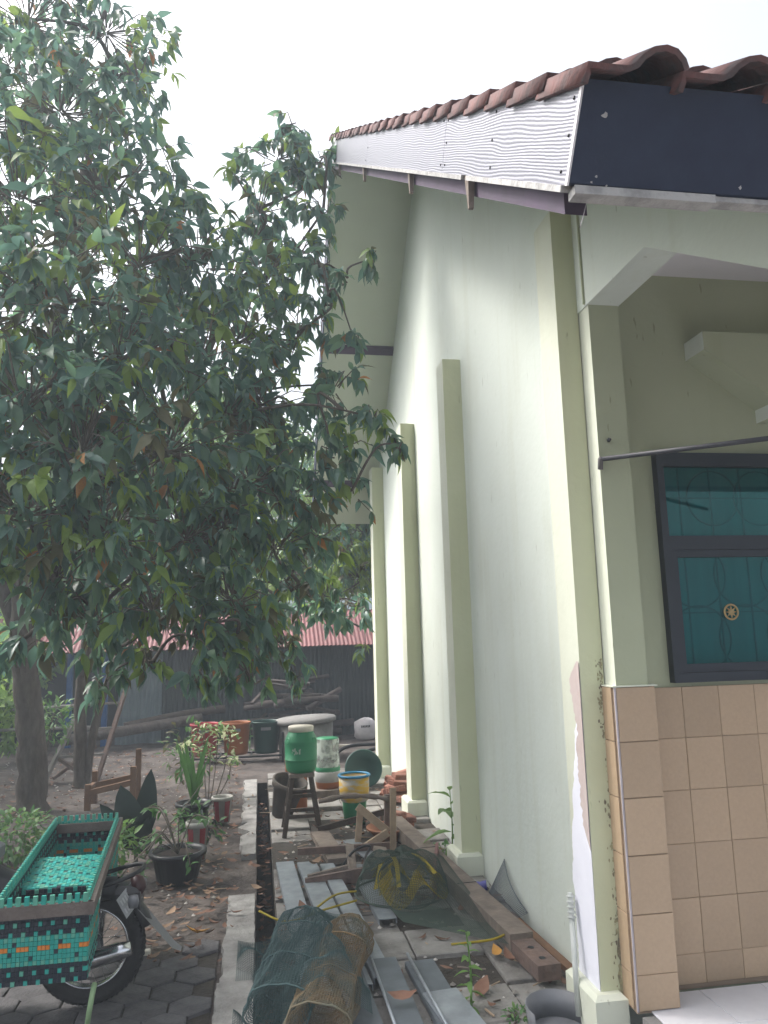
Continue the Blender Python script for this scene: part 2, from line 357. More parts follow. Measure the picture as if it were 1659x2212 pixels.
hm.add([(x,y,-.06) for x,y in hv]+[(x*.985,y*.985,-.004) for x,y in hv]+[(x*.90,y*.90,.0) for x,y in hv],
       [(k,(k+1)%6,(k+1)%6+6,k+6) for k in range(6)]+[(k+6,(k+1)%6+6,(k+1)%6+12,k+12) for k in range(6)]+[tuple(range(12,18))])
hme = hm.data('paver', paver_m)
for j in range(24):
    for i in range(14):
        px_ = -.335 - i*.212 - (j % 2)*.106; py_ = .9 + j*.183
        if py_ > 5.0 + rnd.uniform(-.25, .1) or (px_ < -2.6): continue
        if rnd.random() < .03: continue
        
        o = link('paver', hme, pv); o.location = (px_, py_, rnd.uniform(-.012, .004)); o.rotation_euler = (rnd.uniform(-.03,.03), rnd.uniform(-.03,.03), rnd.uniform(-.04,.04))

# ------------------------------------------------------------------ house
house = empty('house', (1.62, 3.5, 0), 'pale green house with gable side wall, clay tile roof and tiled wainscot', 'house')
WX = 1.62; APY = 7.2
def zs(Y): return 2.81 + .68*(Y-1.61) if Y <= APY else 2.81 + .68*(APY-1.61) - .90*(Y-APY)   # soffit height
wallp = [(3.5, -.02), (10.05, -.02), (10.05, zs(10.05)+.03), (APY, zs(APY)+.03), (3.5, zs(3.5)+.03)]
gw = MB().prism(wallp, 'x', WX, WX+.17).build('gable_wall', wall_white, house)
PT = 3.97
for k, (y0, y1, top) in enumerate([(3.43, 3.66, 3.89), (5.78, 6.0, PT), (7.68, 7.92, PT), (9.80, 10.03, PT)]):
    x0 = 1.47; b = MB()
    vs = [(x0,y0,0),(x0,y1,0),(WX,y1,0),(WX,y0,0),(x0,y0,top),(x0,y1,top),(WX,y1,top),(WX,y0,top)]
    if k == 0: vs = [(v[0] if v[0] < WX else 1.585, v[1], v[2]) for v in vs]
    b.add(vs, [(0,1,5,4)], 1); b.add(vs, [(0,4,7,3),(1,2,6,5),(4,5,6,7)], 0)  # left face gets the paler tone, as if lit
    p = b.build('pilaster', [wall_lime, wall_cream], house)
    pb = MB(); h = .2 if k == 0 else .17
    pb.bev(x0-.05, WX-.003 if k else 1.57, y0-.05, y1+.05, -.02, h, .02); pb.build('plinth', wall_cream, p)
    # peeled paint on the side of the first pilaster
    if k == 0:
        def strip(name, edge, mat_, dx, ys_):
            q = MB(); vs = []; n = len(edge)
            for (za, ya, yb) in edge: vs += [(x0-dx, ya, za), (x0-dx, yb, za)]
            q.add(vs, [(2*i, 2*i+1, 2*i+3, 2*i+2) for i in range(n-1)]); return q.build(name, mat_, p, fix=False)
        r2 = random.Random(3); e = []
        for i in range(110):
            z = .2 + i*.0122
            t = max(0, (z-1.0)/.5); e.append((z, 3.432, 3.655 - .15*t - .05*max(0, min(1, (z-.75)*6)) + .022*mnoise.noise(Vector((z*9, 0, 1))) + .012*mnoise.noise(Vector((z*40, 0, 2)))))
        strip('peeled_plaster', e, peel_white, .003, None)
        e = [(.78+i*.0085, 3.431, 3.432 + max(.001, (.075*min(1, i/14) + .06*max(0, i-66)/30 - .12*max(0, i-88)/10)*(1+.45*mnoise.noise(Vector((i*.09, 3, 0)))+.2*mnoise.noise(Vector((i*.4, 7, 0)))))) for i in range(99)]
        strip('peeled_undercoat', e, peel_pink, .006, None)
        q = MB()
        for i in range(230):
            z = r2.choice([r2.uniform(.2, .5), r2.uniform(.3, 1.55), r2.uniform(1.3, 1.62)]); x = 1.578 - abs(r2.gauss(0, .016)); rr = r2.uniform(.0015, .0075)
            n = 7; q.add([(min(1.582, x+rr*r2.uniform(.4, 1)*math.cos(6.283*t/n)), y0-.002-i*.000008, z+rr*2.0*r2.uniform(.4,1)*math.sin(6.283*t/n)) for t in range(n)], [tuple(range(n))])
        tag(q.build('damp_stain', damp, p, fix=False), kind='stuff')
        q = MB(); e = [(z*.02, 1.556 + .016*mnoise.noise(Vector((z*.35, 4, 0)))+.007*mnoise.noise(Vector((z*.9, 1, 0))), 1.583) for z in range(0, 32)]
        vs = []
        for (z, xa, xb) in e: vs += [(xa + max(0, z-.35)*.1, y0-.004, z), (xb, y0-.004, z)]
        q.add(vs, [(2*i, 2*i+1, 2*i+3, 2*i+2) for i in range(len(e)-1)]); q.build('damp_patch', damp, p, fix=False)

# front column, side beam under the roof, window wall
FY = 3.32; BY = 3.51; FZ = .16
c = MB(); c.add([(1.59,FY,FZ),(1.745,FY,FZ),(1.745,BY,FZ),(1.59,BY,FZ),(1.59,FY,3.33),(1.745,FY,3.33),(1.745,BY,3.33),(1.59,BY,3.33)], [(0,4,7,3)], 1)
c.add([(1.59,FY,FZ),(1.745,FY,FZ),(1.745,BY,FZ),(1.59,BY,FZ),(1.59,FY,3.33),(1.745,FY,3.33),(1.745,BY,3.33),(1.59,BY,3.33)], [(0,1,5,4),(1,2,6,5),(4,5,6,7)], 0)
c.build('front_column', [wall_green, wall_cream], house)  # left side coloured as lit, front coloured as shaded
sb = MB().prism([(3.60,3.332),(2.747,3.325),(1.72,2.665),(1.72,zs(1.72)+.01),(3.60,zs(3.60)+.01)], 'x', 1.583, 1.75).build('side_beam', wall_white, house)
MB().bar((1.579,FY+.02,3.34),(1.579,FY+.02,3.96),.012,.012,(0,1,0)).build('beam_joint', wall_green, sb)
MB().box(1.6, 5.5, BY, BY+.15, 0, 3.62).build('front_wall', wall_green, house)
MB().box(1.752, 5.5, 2.70, BY+.1, 3.60, 3.62).build('porch_ceiling', ceil_m, house)
MB().box(1.79, 5.5, 9.9, 10.05, 0, 4.2).build('back_wall', wall_white, house)
MB().box(5.4, 5.5, 3.67, 9.9, 0, 4.2).build('far_wall', wall_white, house)
# window hood (stepped corbel shape)
hd = MB().prism([(2.2,3.225),(2.2,3.13),(2.57,2.87),(2.57,2.80),(4.1,2.80),(4.1,3.225)], 'y', 3.34, BY+.002)
hd.m = [1 if all(abs(hd.v[i][0]-hd.v[f[0]][0]) < 1e-6 for i in f) else 0 for f in hd.f]
hd.build('window_hood', [wall_green, wall_white], house)  # end faces paler to paint the side light, front in the shade tone

# wainscot tiles: 0.19 wide, 0.237 high
wn_ = bpy.data.objects.new('wainscot', None); COL.objects.link(wn_); wn_.parent = house; wn_.matrix_parent_inverse = Matrix.Translation(-house.location)
MB().box(1.80, 5.3, BY-.010, BY+.001, FZ-.02, 1.474).build('grout_bed', grout, wn_)
def tile_mesh(w, h, t=.007, bv=.0016):
    return MB().add([(0,0,0),(w,0,0),(w,0,h),(0,0,h),(0,-t+bv,0),(w,-t+bv,0),(w,-t+bv,h),(0,-t+bv,h),(bv,-t,bv),(w-bv,-t,bv),(w-bv,-t,h-bv),(bv,-t,h-bv)],
        [(0,1,5,4),(1,2,6,5),(2,3,7,6),(3,0,4,7),(4,5,9,8),(5,6,10,9),(6,7,11,10),(7,4,8,11),(8,9,10,11)])
TW, TH, GAP = .1905, .2375, .0019
top = 1.476
full = tile_mesh(TW-GAP, TH-GAP).data('wall_tile', wtile)
lefth = tile_mesh(2.009-1.772-.001-GAP-.12, TH-GAP).data('wall_tile', wtile)
cut = tile_mesh(TW-GAP, top-5*TH-FZ-.003).data('wall_tile', wtile)
for r_ in range(6):
    z = top-(r_+1)*TH if r_ < 5 else FZ+.002
    for k in range(15):
        o = link('wall_tile', full if r_ < 5 else cut, wn_); o.location = (2.009+(k-1)*TW, BY-.008+rnd.uniform(-.0006,.0006), z); o.rotation_euler = (0, rnd.uniform(-.001,.001), 0)
# cladding of the column
MB().box(1.578, 1.766, FY-.006, BY-.012, FZ-.01, 1.494).build('grout_bed', grout, wn_)
cf = tile_mesh(.187, TH-GAP).data('wall_tile', wtile); cfc = tile_mesh(.187, 1.5-5*.2395-FZ-.004).data('wall_tile', wtile)
cs = tile_mesh(BY-FY-.03, TH-GAP).data('wall_tile', wtile)
csc = tile_mesh(BY-FY-.03, 1.5-5*.2395-FZ-.004).data('wall_tile', wtile)
for r_ in range(6):
    z = 1.5-(r_+1)*.2395 if r_ < 5 else FZ+.002
    o = link('wall_tile', cf if r_ < 5 else cfc, wn_); o.location = (1.582, FY-.007, z)
    o = link('wall_tile', cs if r_ < 5 else csc, wn_); o.location = (1.577, BY-.014, z); o.rotation_euler = (0, 0, R(-90))
    o = link('wall_tile', cs if r_ < 5 else csc, wn_); o.location = (1.767, FY+.004, z); o.rotation_euler = (0, 0, R(90))
MB().box(1.5735, 1.5800, FY-.0150, FY-.006, FZ, 1.5).build('corner_trim', trimtile, wn_)
MB().box(1.568, 1.782, FY-.017, BY-.01, 1.4985, 1.504).build('wainscot_cap', wall_cream, wn_)

# window
win = bpy.data.objects.new('window', None); COL.objects.link(win); win.parent = house; win.matrix_parent_inverse = Matrix.Translation(-house.location)
W0, W1, WZ0, WZ1 = 1.96, 3.35, 1.495, 2.628
fr = MB(); yb = BY-.012
fr.box(W0, W0+.036, yb-.035, BY+.02, WZ0, WZ1); fr.box(W1-.036, W1, yb-.035, BY+.02, WZ0, WZ1)
fr.box(W0+.036, W1-.036, yb-.034, BY+.02, WZ1-.07, WZ1); fr.box(W0+.036, W1-.036, yb-.034, BY+.02, WZ0, WZ0+.045)
fr.box(W0+.036, W1-.036, yb-.034, BY+.02, 2.135, 2.205); fr.box(2.63, 2.68, yb-.033, BY+.02, WZ0+.045, 2.135)
fr.build('window_frame', frame_m, win)
for (x0, x1) in ((W0+.037, 2.629), (2.681, W1-.037)):
    s = MB(); z0, z1 = WZ0+.046, 2.134; y0 = yb-.026
    s.box(x0, x0+.038, y0, BY+.01, z0, z1); s.box(x1-.038, x1, y0, BY+.01, z0, z1); s.box(x0+.038, x1-.038, y0, BY+.01, z0, z0+.04); s.box(x0+.038, x1-.038, y0, BY+.01, z1-.035, z1)
    s.build('window_sash', frame_m, win)
    MB().box(x0+.038, x1-.038, yb-.012, yb-.007, z0+.04, z1-.035).build('window_pane', green_glass, win)
MB().box(W0+.036, W1-.036, yb-.014, yb-.009, 2.205, WZ1-.07).build('window_pane', green_glass, win)
curt = mat('teal_curtain', (.08, .30, .31), .9, (.06, .25, .26), scale=3, stretch=(6, 1, .3))
cu = MB(); vs = []; n = 90
for i in range(n+1):
    x = W0+.04+(W1-W0-.08)*i/n; yv = BY-.0035-.003*abs(math.sin(i*.55))
    vs += [(x, yv, WZ0+.04), (x, yv, WZ1-.06)]
cu.add(vs, [(2*i,2*i+2,2*i+3,2*i+1) for i in range(n)], 0, True); cu.build('curtain', curt, win, fix=False)
gr = MB(); gy = yb+.0035; gc = mat('grille_iron', (.045, .19, .195), .6)
for k in range(8):
    x = W0+.13+.17*k
    gr.bar((x, gy, WZ0+.046), (x, gy, WZ1-.075), .006, .006)
for z in (1.826, 2.40): gr.bar((W0+.04, gy, z), (W1-.04, gy, z), .006, .006)
for i in range(4):
    for z in (1.70, 2.01, 2.40):
        gr.torus((W0+.18+.26*i+(.13 if z > 2.2 else 0), gy, z), (0,1,0), .16 if z < 2.2 else .14, .004, 36, 6)
gr.build('window_grille', gc, win)
em = MB(); ex, ez, ey = 2.30, 1.826, yb-.018
em.torus((ex, ey, ez), (0,1,0), .036, .0048, 30, 8)
for k in range(8):
    a = R(45*k); em.prism([(ex+.008*math.cos(a-R(50)), ez+.008*math.sin(a-R(50))), (ex+.030*math.cos(a), ez+.030*math.sin(a)), (ex+.008*math.cos(a+R(50)), ez+.008*math.sin(a+R(50)))], 'y', ey-.003-.0001*k, ey+.003)
em.lathe([(.0,-.004),(.014,-.004),(.014,.004),(0,.004)], 16, 0, (ex, ey, ez), mtx=Matrix.Rotation(R(90), 3, 'X'))
em.build('star_medallion', mat('old_gold', (.42, .32, .15), .55, (.34, .25, .11), scale=20, metal=.2), win)

# roof: soffits, fascia boards, clay tiles
RX = .74
roof = bpy.data.objects.new('roof', None); COL.objects.link(roof); roof.parent = house; roof.matrix_parent_inverse = Matrix.Translation(-house.location)
ca = math.atan(.68); cb = math.atan(.90)
sfm = MB().prism([(1.63, zs(1.63)+.012), (APY, zs(APY)+.012), (APY, zs(APY)+.03), (1.63, zs(1.63)+.03)], 'x', RX+.02, 5.6).build('near_soffit', soffit_m, roof)
MB().prism([(APY, zs(APY)+.012), (10.82, zs(10.82)+.012), (10.82, zs(10.82)+.03), (APY, zs(APY)+.03)], 'x', RX+.02, 5.6).build('far_soffit', soffit_m, roof)
for (ya, w) in ((8.73, .07), (10.24, .06)):
    MB().prism([(ya, zs(ya)-.02), (ya+w, zs(ya+w)-.02), (ya+w, zs(ya+w)+.011), (ya, zs(ya)+.011)], 'x', RX+.05, WX-.002).build('soffit_batten', purple, roof)
MB().prism([(1.70, zs(1.70)-.07), (APY-.05, zs(APY-.05)-.07), (APY-.05, zs(APY-.05)+.01), (1.70, zs(1.70)+.01)], 'x', RX+.03, RX+.09).build('purple_rafter', purple, roof)
MB().prism([(APY+.03, zs(APY+.03)-.01), (10.82, zs(10.82)-.01), (10.82, zs(10.82)+.2), (APY+.03, zs(APY+.03)+.2)], 'x', RX+.003, RX+.018).build('far_fascia', navy, roof)
# rake fascia boards: local x along the slope, local y across it
du = Vector((0, math.cos(ca), math.sin(ca))); dv = Vector((0, -math.sin(ca), math.cos(ca)))
P0 = Vector((RX, 1.60, 2.815)); SLOPE = (APY-1.60)/math.cos(ca)
cuts = [0, 1.41, 3.85, 6.2, SLOPE+.12]; FH = .215
for i in range(4):
    a, e = cuts[i]+.002, cuts[i+1]-.002
    b = MB().box(a, e, 0, FH, -.006, .006)
    o = b.build('fascia_board', grain_m, roof)
    o.matrix_basis = Matrix(((0,0,1,P0.x),(du.y,dv.y,0,P0.y),(du.z,dv.z,0,P0.z),(0,0,0,1)))
    sc = MB()
    for s_ in range(3 if i < 3 else 1):
        for v_ in (.03, .11, .19):
            if rnd.random() < .45 and i: continue
            cx_ = a+.04+(e-a-.08)*s_/2 + rnd.uniform(-.01, .01)
            sc.lathe([(0,0),(.0045,0),(.0045,.0022),(0,.003)], 8, 0, (RX-.0065, P0.y+du.y*cx_+dv.y*v_, P0.z+du.z*cx_+dv.z*v_), mtx=Matrix.Rotation(R(-90), 3, 'Y'))
    tag(sc.build('screw_heads', black_m, roof), kind='stuff')
def along(s, v=0, x=RX): return Vector((x, P0.y, P0.z)) + du*s + dv*v
tr = MB(); tr.bar(along(.02, -.008, RX+.002), along(.98, -.008, RX+.002), .03, .016, dv); tr.bar(along(1.05, -.008, RX+.002), along(SLOPE, -.008, RX+.002), .03, .016, dv)
tr.build('rake_trim', trim_m, roof)
for s_, w in ((1.02, .05), (2.22, .055), (4.1, .07), (6.0, .06)):     # tapered peg ends hanging under the verge
    a = along(s_, -.004, RX+.006); q = MB()
    vs = [a+Vector((-.008,-w/2,0)), a+Vector((.02,-w/2,0)), a+Vector((.02,w/2,.04)), a+Vector((-.008,w/2,.04)),
          a+Vector((-.004,-.006,-.125)), a+Vector((.014,-.006,-.125)), a+Vector((.014,.008,-.125)), a+Vector((-.004,.008,-.125))]
    q.add(vs, [(0,1,2,3),(4,7,6,5),(0,4,5,1),(1,5,6,2),(2,6,7,3),(3,7,4,0)]); q.build('rafter_peg', wood_grey, roof)
# front fascia, tilted square to the slope
ff = MB(); a = along(0, 0); t = along(0, FH+.005)
ff.add([(RX-.004, a.y-.012, a.z), (5.6, a.y-.012, a.z), (5.6, t.y-.012, t.z), (RX-.004, t.y-.012, t.z), (RX-.004, a.y, a.z), (5.6, a.y, a.z), (5.6, t.y, t.z), (RX-.004, t.y, t.z)],
       [(0,1,2,3),(7,6,5,4),(0,4,5,1),(1,5,6,2),(2,6,7,3),(3,7,4,0)])
ff.build('front_fascia', navy, roof)
MB().bar((RX-.006, (a.y+t.y)/2-.0145, (a.z+t.z)/2), (RX-.0061, (a.y+t.y)/2-.0146, (a.z+t.z)/2), .001, .001).build('corner_bead', trim_m, roof)
MB().bar(along(-.006, 0, RX-.0085), along(-.006, FH, RX-.0085), .005, .014, du).build('corner_bead', ceil_m, roof)
q = MB(); q.box(RX+.01, 1.12, a.y-.010, a.y+.03, a.z-.024, a.z-.002); q.box(1.125, 5.6, a.y-.004, a.y+.03, a.z-.016, a.z-.002); q.build('eave_trim', trim_m, roof)
q = MB(); r2 = random.Random(5)
for (u_, v_, rr) in ((.055,.155,.006),(.05,.012,.003),(.06,.024,.003),(.09,.006,.003),(.44,.024,.004)):
    n = 8; ctr = along(-.0135, v_, RX+u_)
    q.add([ctr + Vector((rr*math.cos(6.283*t_/n)*r2.uniform(.5,1.6), 0, 0)) + dv*(rr*math.sin(6.283*t_/n)*r2.uniform(.5,1.5)) for t_ in range(n)], [tuple(range(n))])
tag(q.build('paint_splash', trim_m, roof, fix=False), kind='stuff')
q = MB().tube(smooth_path([(RX+.055, 1.62, 2.80), (RX+.045, 1.625, 2.76), (RX+.03, 1.62, 2.72)], 5), .0009, 5); q.build('hanging_fibre', trimtile, roof)
# S-profile clay tiles
PW = .236; EXP = .268; TL = .315
def tile_profile(lift):
    pr = [(-.006, -.085), (-.003, -.04), (.0, .0), (.05, -.002), (.098, .0), (.112, .014), (.126, .050), (.150, .084), (.178, .095), (.206, .084), (.230, .050), (.242, .016)]
    return [(x, z*.50+lift) for x, z in pr]
def make_tile():
    b = MB(); pr = tile_profile(0); n = len(pr); th = .013; vs = []
    for yy, lift in ((0, .022), (TL, 0)):
        for (x, z) in pr: vs.append((x, yy, z+lift))
        for i, (x, z) in enumerate(pr):
            p, q_ = pr[max(i-1, 0)], pr[min(i+1, n-1)]; nx, nz = -(q_[1]-p[1]), q_[0]-p[0]; l = math.hypot(nx, nz)
            vs.append((x-nx/l*th, yy, z-nz/l*th+lift))
    fs = [(i, i+1, 2*n+i+1, 2*n+i) for i in range(n-1)]
    b.add(vs, fs, 0, True); base = len(b.v)-len(vs)
    for i in range(n-1):
        for f in ((n+i+1, n+i, 3*n+i, 3*n+i+1), (i+1, i, n+i, n+i+1), (2*n+i, 2*n+i+1, 3*n+i+1, 3*n+i)): b.f.append(tuple(base+q_ for q_ in f)); b.m.append(0); b.sm.append(False)
    for f in ((0, 2*n, 3*n, n), (n-1, 2*n-1, 4*n-1, 3*n-1)): b.f.append(tuple(base+q_ for q_ in f)); b.m.append(0); b.sm.append(False)
    return b.data('roof_tile', tilered)
tme = make_tile()
MB().prism([(1.53, 3.012), (APY+.1, 3.012+.68*(APY+.1-1.53)), (APY+.1, 3.0+.68*(APY+.1-1.53)), (1.53, 3.0)], 'x', RX+.03, 5.6).build('roof_deck', wood_dark, roof)
MB().prism([(APY+.1, zs(APY)+.24), (10.85, zs(10.85)+.2), (10.85, zs(10.85)+.22), (APY+.1, zs(APY)+.27)], 'x', RX, 5.6).build('far_roof_slope', tilered, roof)
nr = int(SLOPE/EXP)+1
for r_ in range(nr):
    for k in range(11):
        o = link('roof_tile', tme, roof)
        s0 = along(-.055 + r_*EXP + rnd.uniform(-.008, .008), FH+.016+.004, RX-.02+k*PW+rnd.uniform(-.004, .004))
        rx = ca + rnd.uniform(-.012, .012)
        o.matrix_basis = Matrix.Translation(s0) @ Matrix.Rotation(rnd.uniform(-.015, .015), 4, 'Z') @ Matrix.Rotation(rx, 4, 'X')

# porch floor
pf = bpy.data.objects.new('porch_floor', None); COL.objects.link(pf); pf['kind'] = 'structure'
MB().box(1.585, 5.4, -2.0, FY-.03, -.03, FZ-.012).build('porch_slab', plaster_grey, pf)
fme = MB().bev(0, .297, 0, .297, -.008, 0, .0015).data('floor_tile', ftile)
for i in range(6):
    for j in range(14):
        o = link('floor_tile', fme, pf); o.location = (1.64+i*.3, FY-.03+.16-(j+1)*.3 + (.19-.02 if False else 0), FZ-.003)
        if o.location.y + .3 > BY: o.location.y = BY-.31

# ------------------------------------------------------------------ trees
def leaf_pts(L=.18, W=.066, droop=.35, fold=.25, seg=5):
    "leaf along +x, base at the origin, tip hanging"
    vs = []; fs = []
    wprof = [.10, .78, 1.0, .80, .42, .0] if seg == 5 else [.15, 1.0, .75, .0]
    n = len(wprof)
    for i, w in enumerate(wprof):
        t = i/(n-1); x = L*t*(1-.12*t*droop); z = -droop*L*t*t*.75
        h = W/2*w; vs += [(x, -h, z+h*fold), (x, 0, z), (x, h, z+h*fold)]
    for i in range(n-1):
        a = 3*i; fs += [(a, a+3, a+4, a+1), (a+1, a+4, a+5, a+2)]
    return vs, fs
def leaf_variant(k):
    r = random.Random(100+k); vs, fs = leaf_pts(1, r.uniform(.32, .46), r.uniform(.15, .95), r.uniform(.1, .55)); bend = r.uniform(-.22, .22); tw = r.uniform(-.7, .7); out = []
    for x, y, z in vs:
        a = tw*x; y2 = y*math.cos(a)-.0*z; z2 = z + y*math.sin(a) + .018*math.sin(x*14+k)*(1 if y > 0 else -.6)*(abs(y) > .02); out.append((x, y2+bend*x*x, z2))
    return out, fs
LEAFV = [leaf_variant(k) for k in range(9)]
LEAFS = [leaf_pts(1, .42, d, f, 3) for d, f in ((.3, .25), (.6, .35))]
def leaf_matrix(p, d, L, roll):
    x = Vector(d).normalized(); z = Vector((0, 0, 1)) - x*x.z
    if z.length < .05: z = Vector((0, 1, 0))
    z.normalize(); y = z.cross(x)
    m = Matrix((x, y, z)).transposed().to_4x4(); m = m @ Matrix.Rotation(roll, 4, 'X') @ Matrix.Scale(L, 4)
    m.translation = p; return m
def grow(name, base, label, trunk_pts, trunk_r, lobes, seed, leaf_len=.17, per_lobe=22, young=.10, n_single=300, group=None, extra_stems=()):
    """lobes: (centre, radius).  Limbs run from the trunk to each lobe, twigs fan out of it, leaves sit in whorls at the twig ends."""
    r = random.Random(seed); root = empty(name, base, label, 'tree', group)
    tp = smooth_path(trunk_pts, 6); n = len(tp)
    tb = MB(); rad = [trunk_r*(1.35 if i == 0 else (1.12 if i == 1 else 1))*(1-.55*i/(n-1)) * (1+.08*math.sin(i*2.1)) for i in range(n)]
    tb.tube(tp, rad, 14)
    for st, sr in extra_stems:
        sp = smooth_path(st, 6); tb.tube(sp, [sr*(1-.5*i/(len(sp)-1)) for i in range(len(sp))], 10)
    # roughen the bark
    tb.v = [tuple(Vector(v) + Vector((mnoise.noise(Vector(v)*9), mnoise.noise(Vector(v)*9+Vector((5,0,0))), 0))*trunk_r*.12) for v in tb.v]
    tb.build('trunk', bark, root)
    fork = [p for p in tp[n//3:]]
    lb = MB(); tw = MB(); leaves = []
    lobes = sorted(lobes, key=lambda l: min((p-l[0]).length for p in fork))
    for (c, rr, dens) in lobes:
        c = Vector(c)
        cand = sorted(fork, key=lambda p: (p-c).length + max(0, p.z-c.z+.2)*2)[0]
        mid = cand.lerp(c, .5) + Vector((r.uniform(-.2,.2), r.uniform(-.2,.2), r.uniform(.0,.35)))
        path = smooth_path([cand, mid, c], 6); rl = .010+.022*rr
        lb.tube(path, [rl*(1-.6*i/(len(path)-1)) for i in range(len(path))], 7)
        fork += path[3:]
        nt = max(4, int(per_lobe*dens*(rr/.8)**2))
        for k in range(nt):
            u = Vector((r.gauss(0,1), r.gauss(0,1), r.gauss(0,.9))).normalized()
            p1 = c + u*rr*(r.uniform(.35, 1.06)); p0 = c + (p1-c)*r.uniform(.0, .35)+Vector((0,0,-.05))
            pm = p0.lerp(p1, .55)+Vector((r.uniform(-.06,.06), r.uniform(-.06,.06), .05))
            p1 = p1 + Vector((0, 0, -.04)); tw.tube([p0, pm, p1], [.007, .005, .003], 5, cap=False)
            d0 = (p1-pm).normalized()
            kind = r.random(); base_m = 2 if kind < young else (4 if kind < young+.05 else None)
            nl = r.randint(7, 11); ph = r.uniform(0, 6.28)
            for q in range(nl):
                t = r.uniform(.0, 1) if q > 4 else 1.0
                pp = pm.lerp(p1, t); a = ph + q*2.4
                side = d0.cross(Vector((0,0,1)));
                if side.length < .1: side = Vector((1,0,0))
                side.normalize(); up = side.cross(d0)
                dirv = d0*r.uniform(.25, .9) + (side*math.cos(a) + up*math.sin(a))*r.uniform(.6, 1.0) + Vector((0,0,r.uniform(-.75,-.05)))
                mi = base_m if base_m is not None and r.random() < .8 else r.choices([0, 1, 2, 3, 4], [50, 37, 8, 1.0, 4])[0]
                leaves.append((leaf_matrix(pp, dirv, leaf_len*r.uniform(.5, 1.25), r.uniform(-.9, .9)), r.randrange(9), mi))
    lb.build('limb', bark, root); tag(tw.build('twig', twig_m, root, fix=False), kind='stuff')
    leaves.sort(key=lambda l: (l[0].translation - CAM).length)
    singles = leaves[:n_single]; rest = leaves[n_single:]
    cache = {}
    for m, v, mi in singles:
        if (v, mi) not in cache:
            b = MB(); b.add(*LEAFV[v], 0, True); cache[(v, mi)] = b.data('leaf', LEAFM[mi])
        o = link('leaf', cache[(v, mi)], root); o.matrix_basis = m
    cr = MB()
    for m, v, mi in rest: cr.add([m @ Vector(p) for p in LEAFV[v][0]], LEAFV[v][1], mi, True)
    tag(cr.build('crown', LEAFM, root, fix=False), kind='stuff')
    return root
def lob(x, y, Y, r, d=1.0): return (at(x, y, Y), r, d)
A = [lob(60,40,6.8,.75,.8), lob(230,60,7.0,.7,.8), lob(130,230,6.4,.8,.8), lob(300,170,7.0,.42,.7), lob(40,420,5.6,.75,.8), lob(230,420,6.2,.75,.8), lob(380,380,6.6,.42,.8), lob(300,560,5.8,.65,.8),
     lob(90,640,5.2,.75), lob(420,560,6.2,.55), lob(250,760,5.4,.7), lob(60,860,4.9,.65), lob(430,760,5.9,.55), lob(180,960,5.0,.62), lob(360,960,5.5,.65), lob(60,1090,4.9,.55),
     lob(230,1140,5.2,.6), lob(400,1150,5.8,.6), lob(120,1230,5.4,.42), lob(330,1300,5.3,.38), lob(-60,250,6.0,.8), lob(-80,700,5.2,.8), lob(-60,1050,5.2,.7), lob(20,130,7.6,.8,.35), lob(180,330,7.6,.8,.35), lob(120,520,7.4,.9,.4), lob(30,1400,5.6,.3,.8), lob(200,1330,5.6,.35,.9),
     lob(330,680,7.2,.8,.6), lob(160,840,7.2,.9,.8), lob(340,1060,7.3,.9,.8), lob(120,1130,7.4,.8,.9)]
grow('garden_tree', (-2.43, 9.15, 0), 'large leafy garden tree with thick dark trunk, leftmost in the yard',
     [(-2.43,9.17,-.05), (-2.44,9.15,.5), (-2.50,9.1,1.2), (-2.56,9.0,1.9), (-2.5,8.8,2.6), (-2.3,8.3,3.5), (-2.0,7.6,4.8), (-1.6,7.0,6.2)], .165, A, 11, .158, 72, .12, 300,
     extra_stems=[([(-2.52,9.1,1.7), (-2.8,9.0,2.4), (-2.9,8.6,3.6), (-2.7,8.0,5.0)], .09), ([(-2.5,9.0,2.0), (-2.0,8.4,2.7), (-1.3,7.4,3.2), (-.6,6.6,3.7)], .07)])
B = [lob(690,340,6.7,.27), lob(640,265,7.0,.24,.9), lob(700,450,6.6,.24), lob(690,570,6.5,.2), lob(600,330,7.0,.42), lob(560,450,7.0,.5), lob(660,390,7.2,.40), lob(570,600,6.6,.55), lob(640,540,6.9,.36), lob(640,720,6.5,.42,.8), lob(520,720,6.4,.5), lob(560,860,6.1,.5), lob(720,830,6.3,.36), lob(690,660,6.2,.26,.6), lob(750,600,6.1,.20,.5),
     lob(800,560,6.0,.13,.6), lob(800,900,6.0,.27), lob(860,960,5.9,.15), lob(720,960,6.0,.33), lob(480,900,6.0,.5), lob(540,1030,5.9,.5), lob(640,1040,6.0,.38), lob(760,1060,6.1,.22,.8),
     lob(480,1140,5.8,.5), lob(590,1170,6.2,.42), lob(690,1150,6.6,.3,.8), lob(500,1280,5.7,.40), lob(420,1360,5.5,.30), lob(560,1350,6.0,.30), lob(540,1460,5.9,.20,.9), lob(640,1260,7.0,.35,.8), lob(480,640,7.6,.6,.7), lob(460,1000,7.4,.7,.8), lob(300,1240,6.8,.6,.9), lob(260,1400,6.2,.22,.8), lob(330,1430,6.0,.24,.8), lob(230,1470,5.8,.16,.7), lob(420,1460,5.7,.22,.8), lob(500,1400,5.8,.28), lob(160,1330,5.8,.22,.8), lob(610,1390,7.5,.3,.8), lob(700,1270,8,.3,.8), lob(560,1330,7.4,.34), lob(690,1325,8.2,.3), lob(770,1300,8.6,.26), lob(470,1330,6.6,.36), lob(300,1345,6.6,.34), lob(640,1450,7.6,.14,.6), lob(760,720,6.2,.16,.6)]
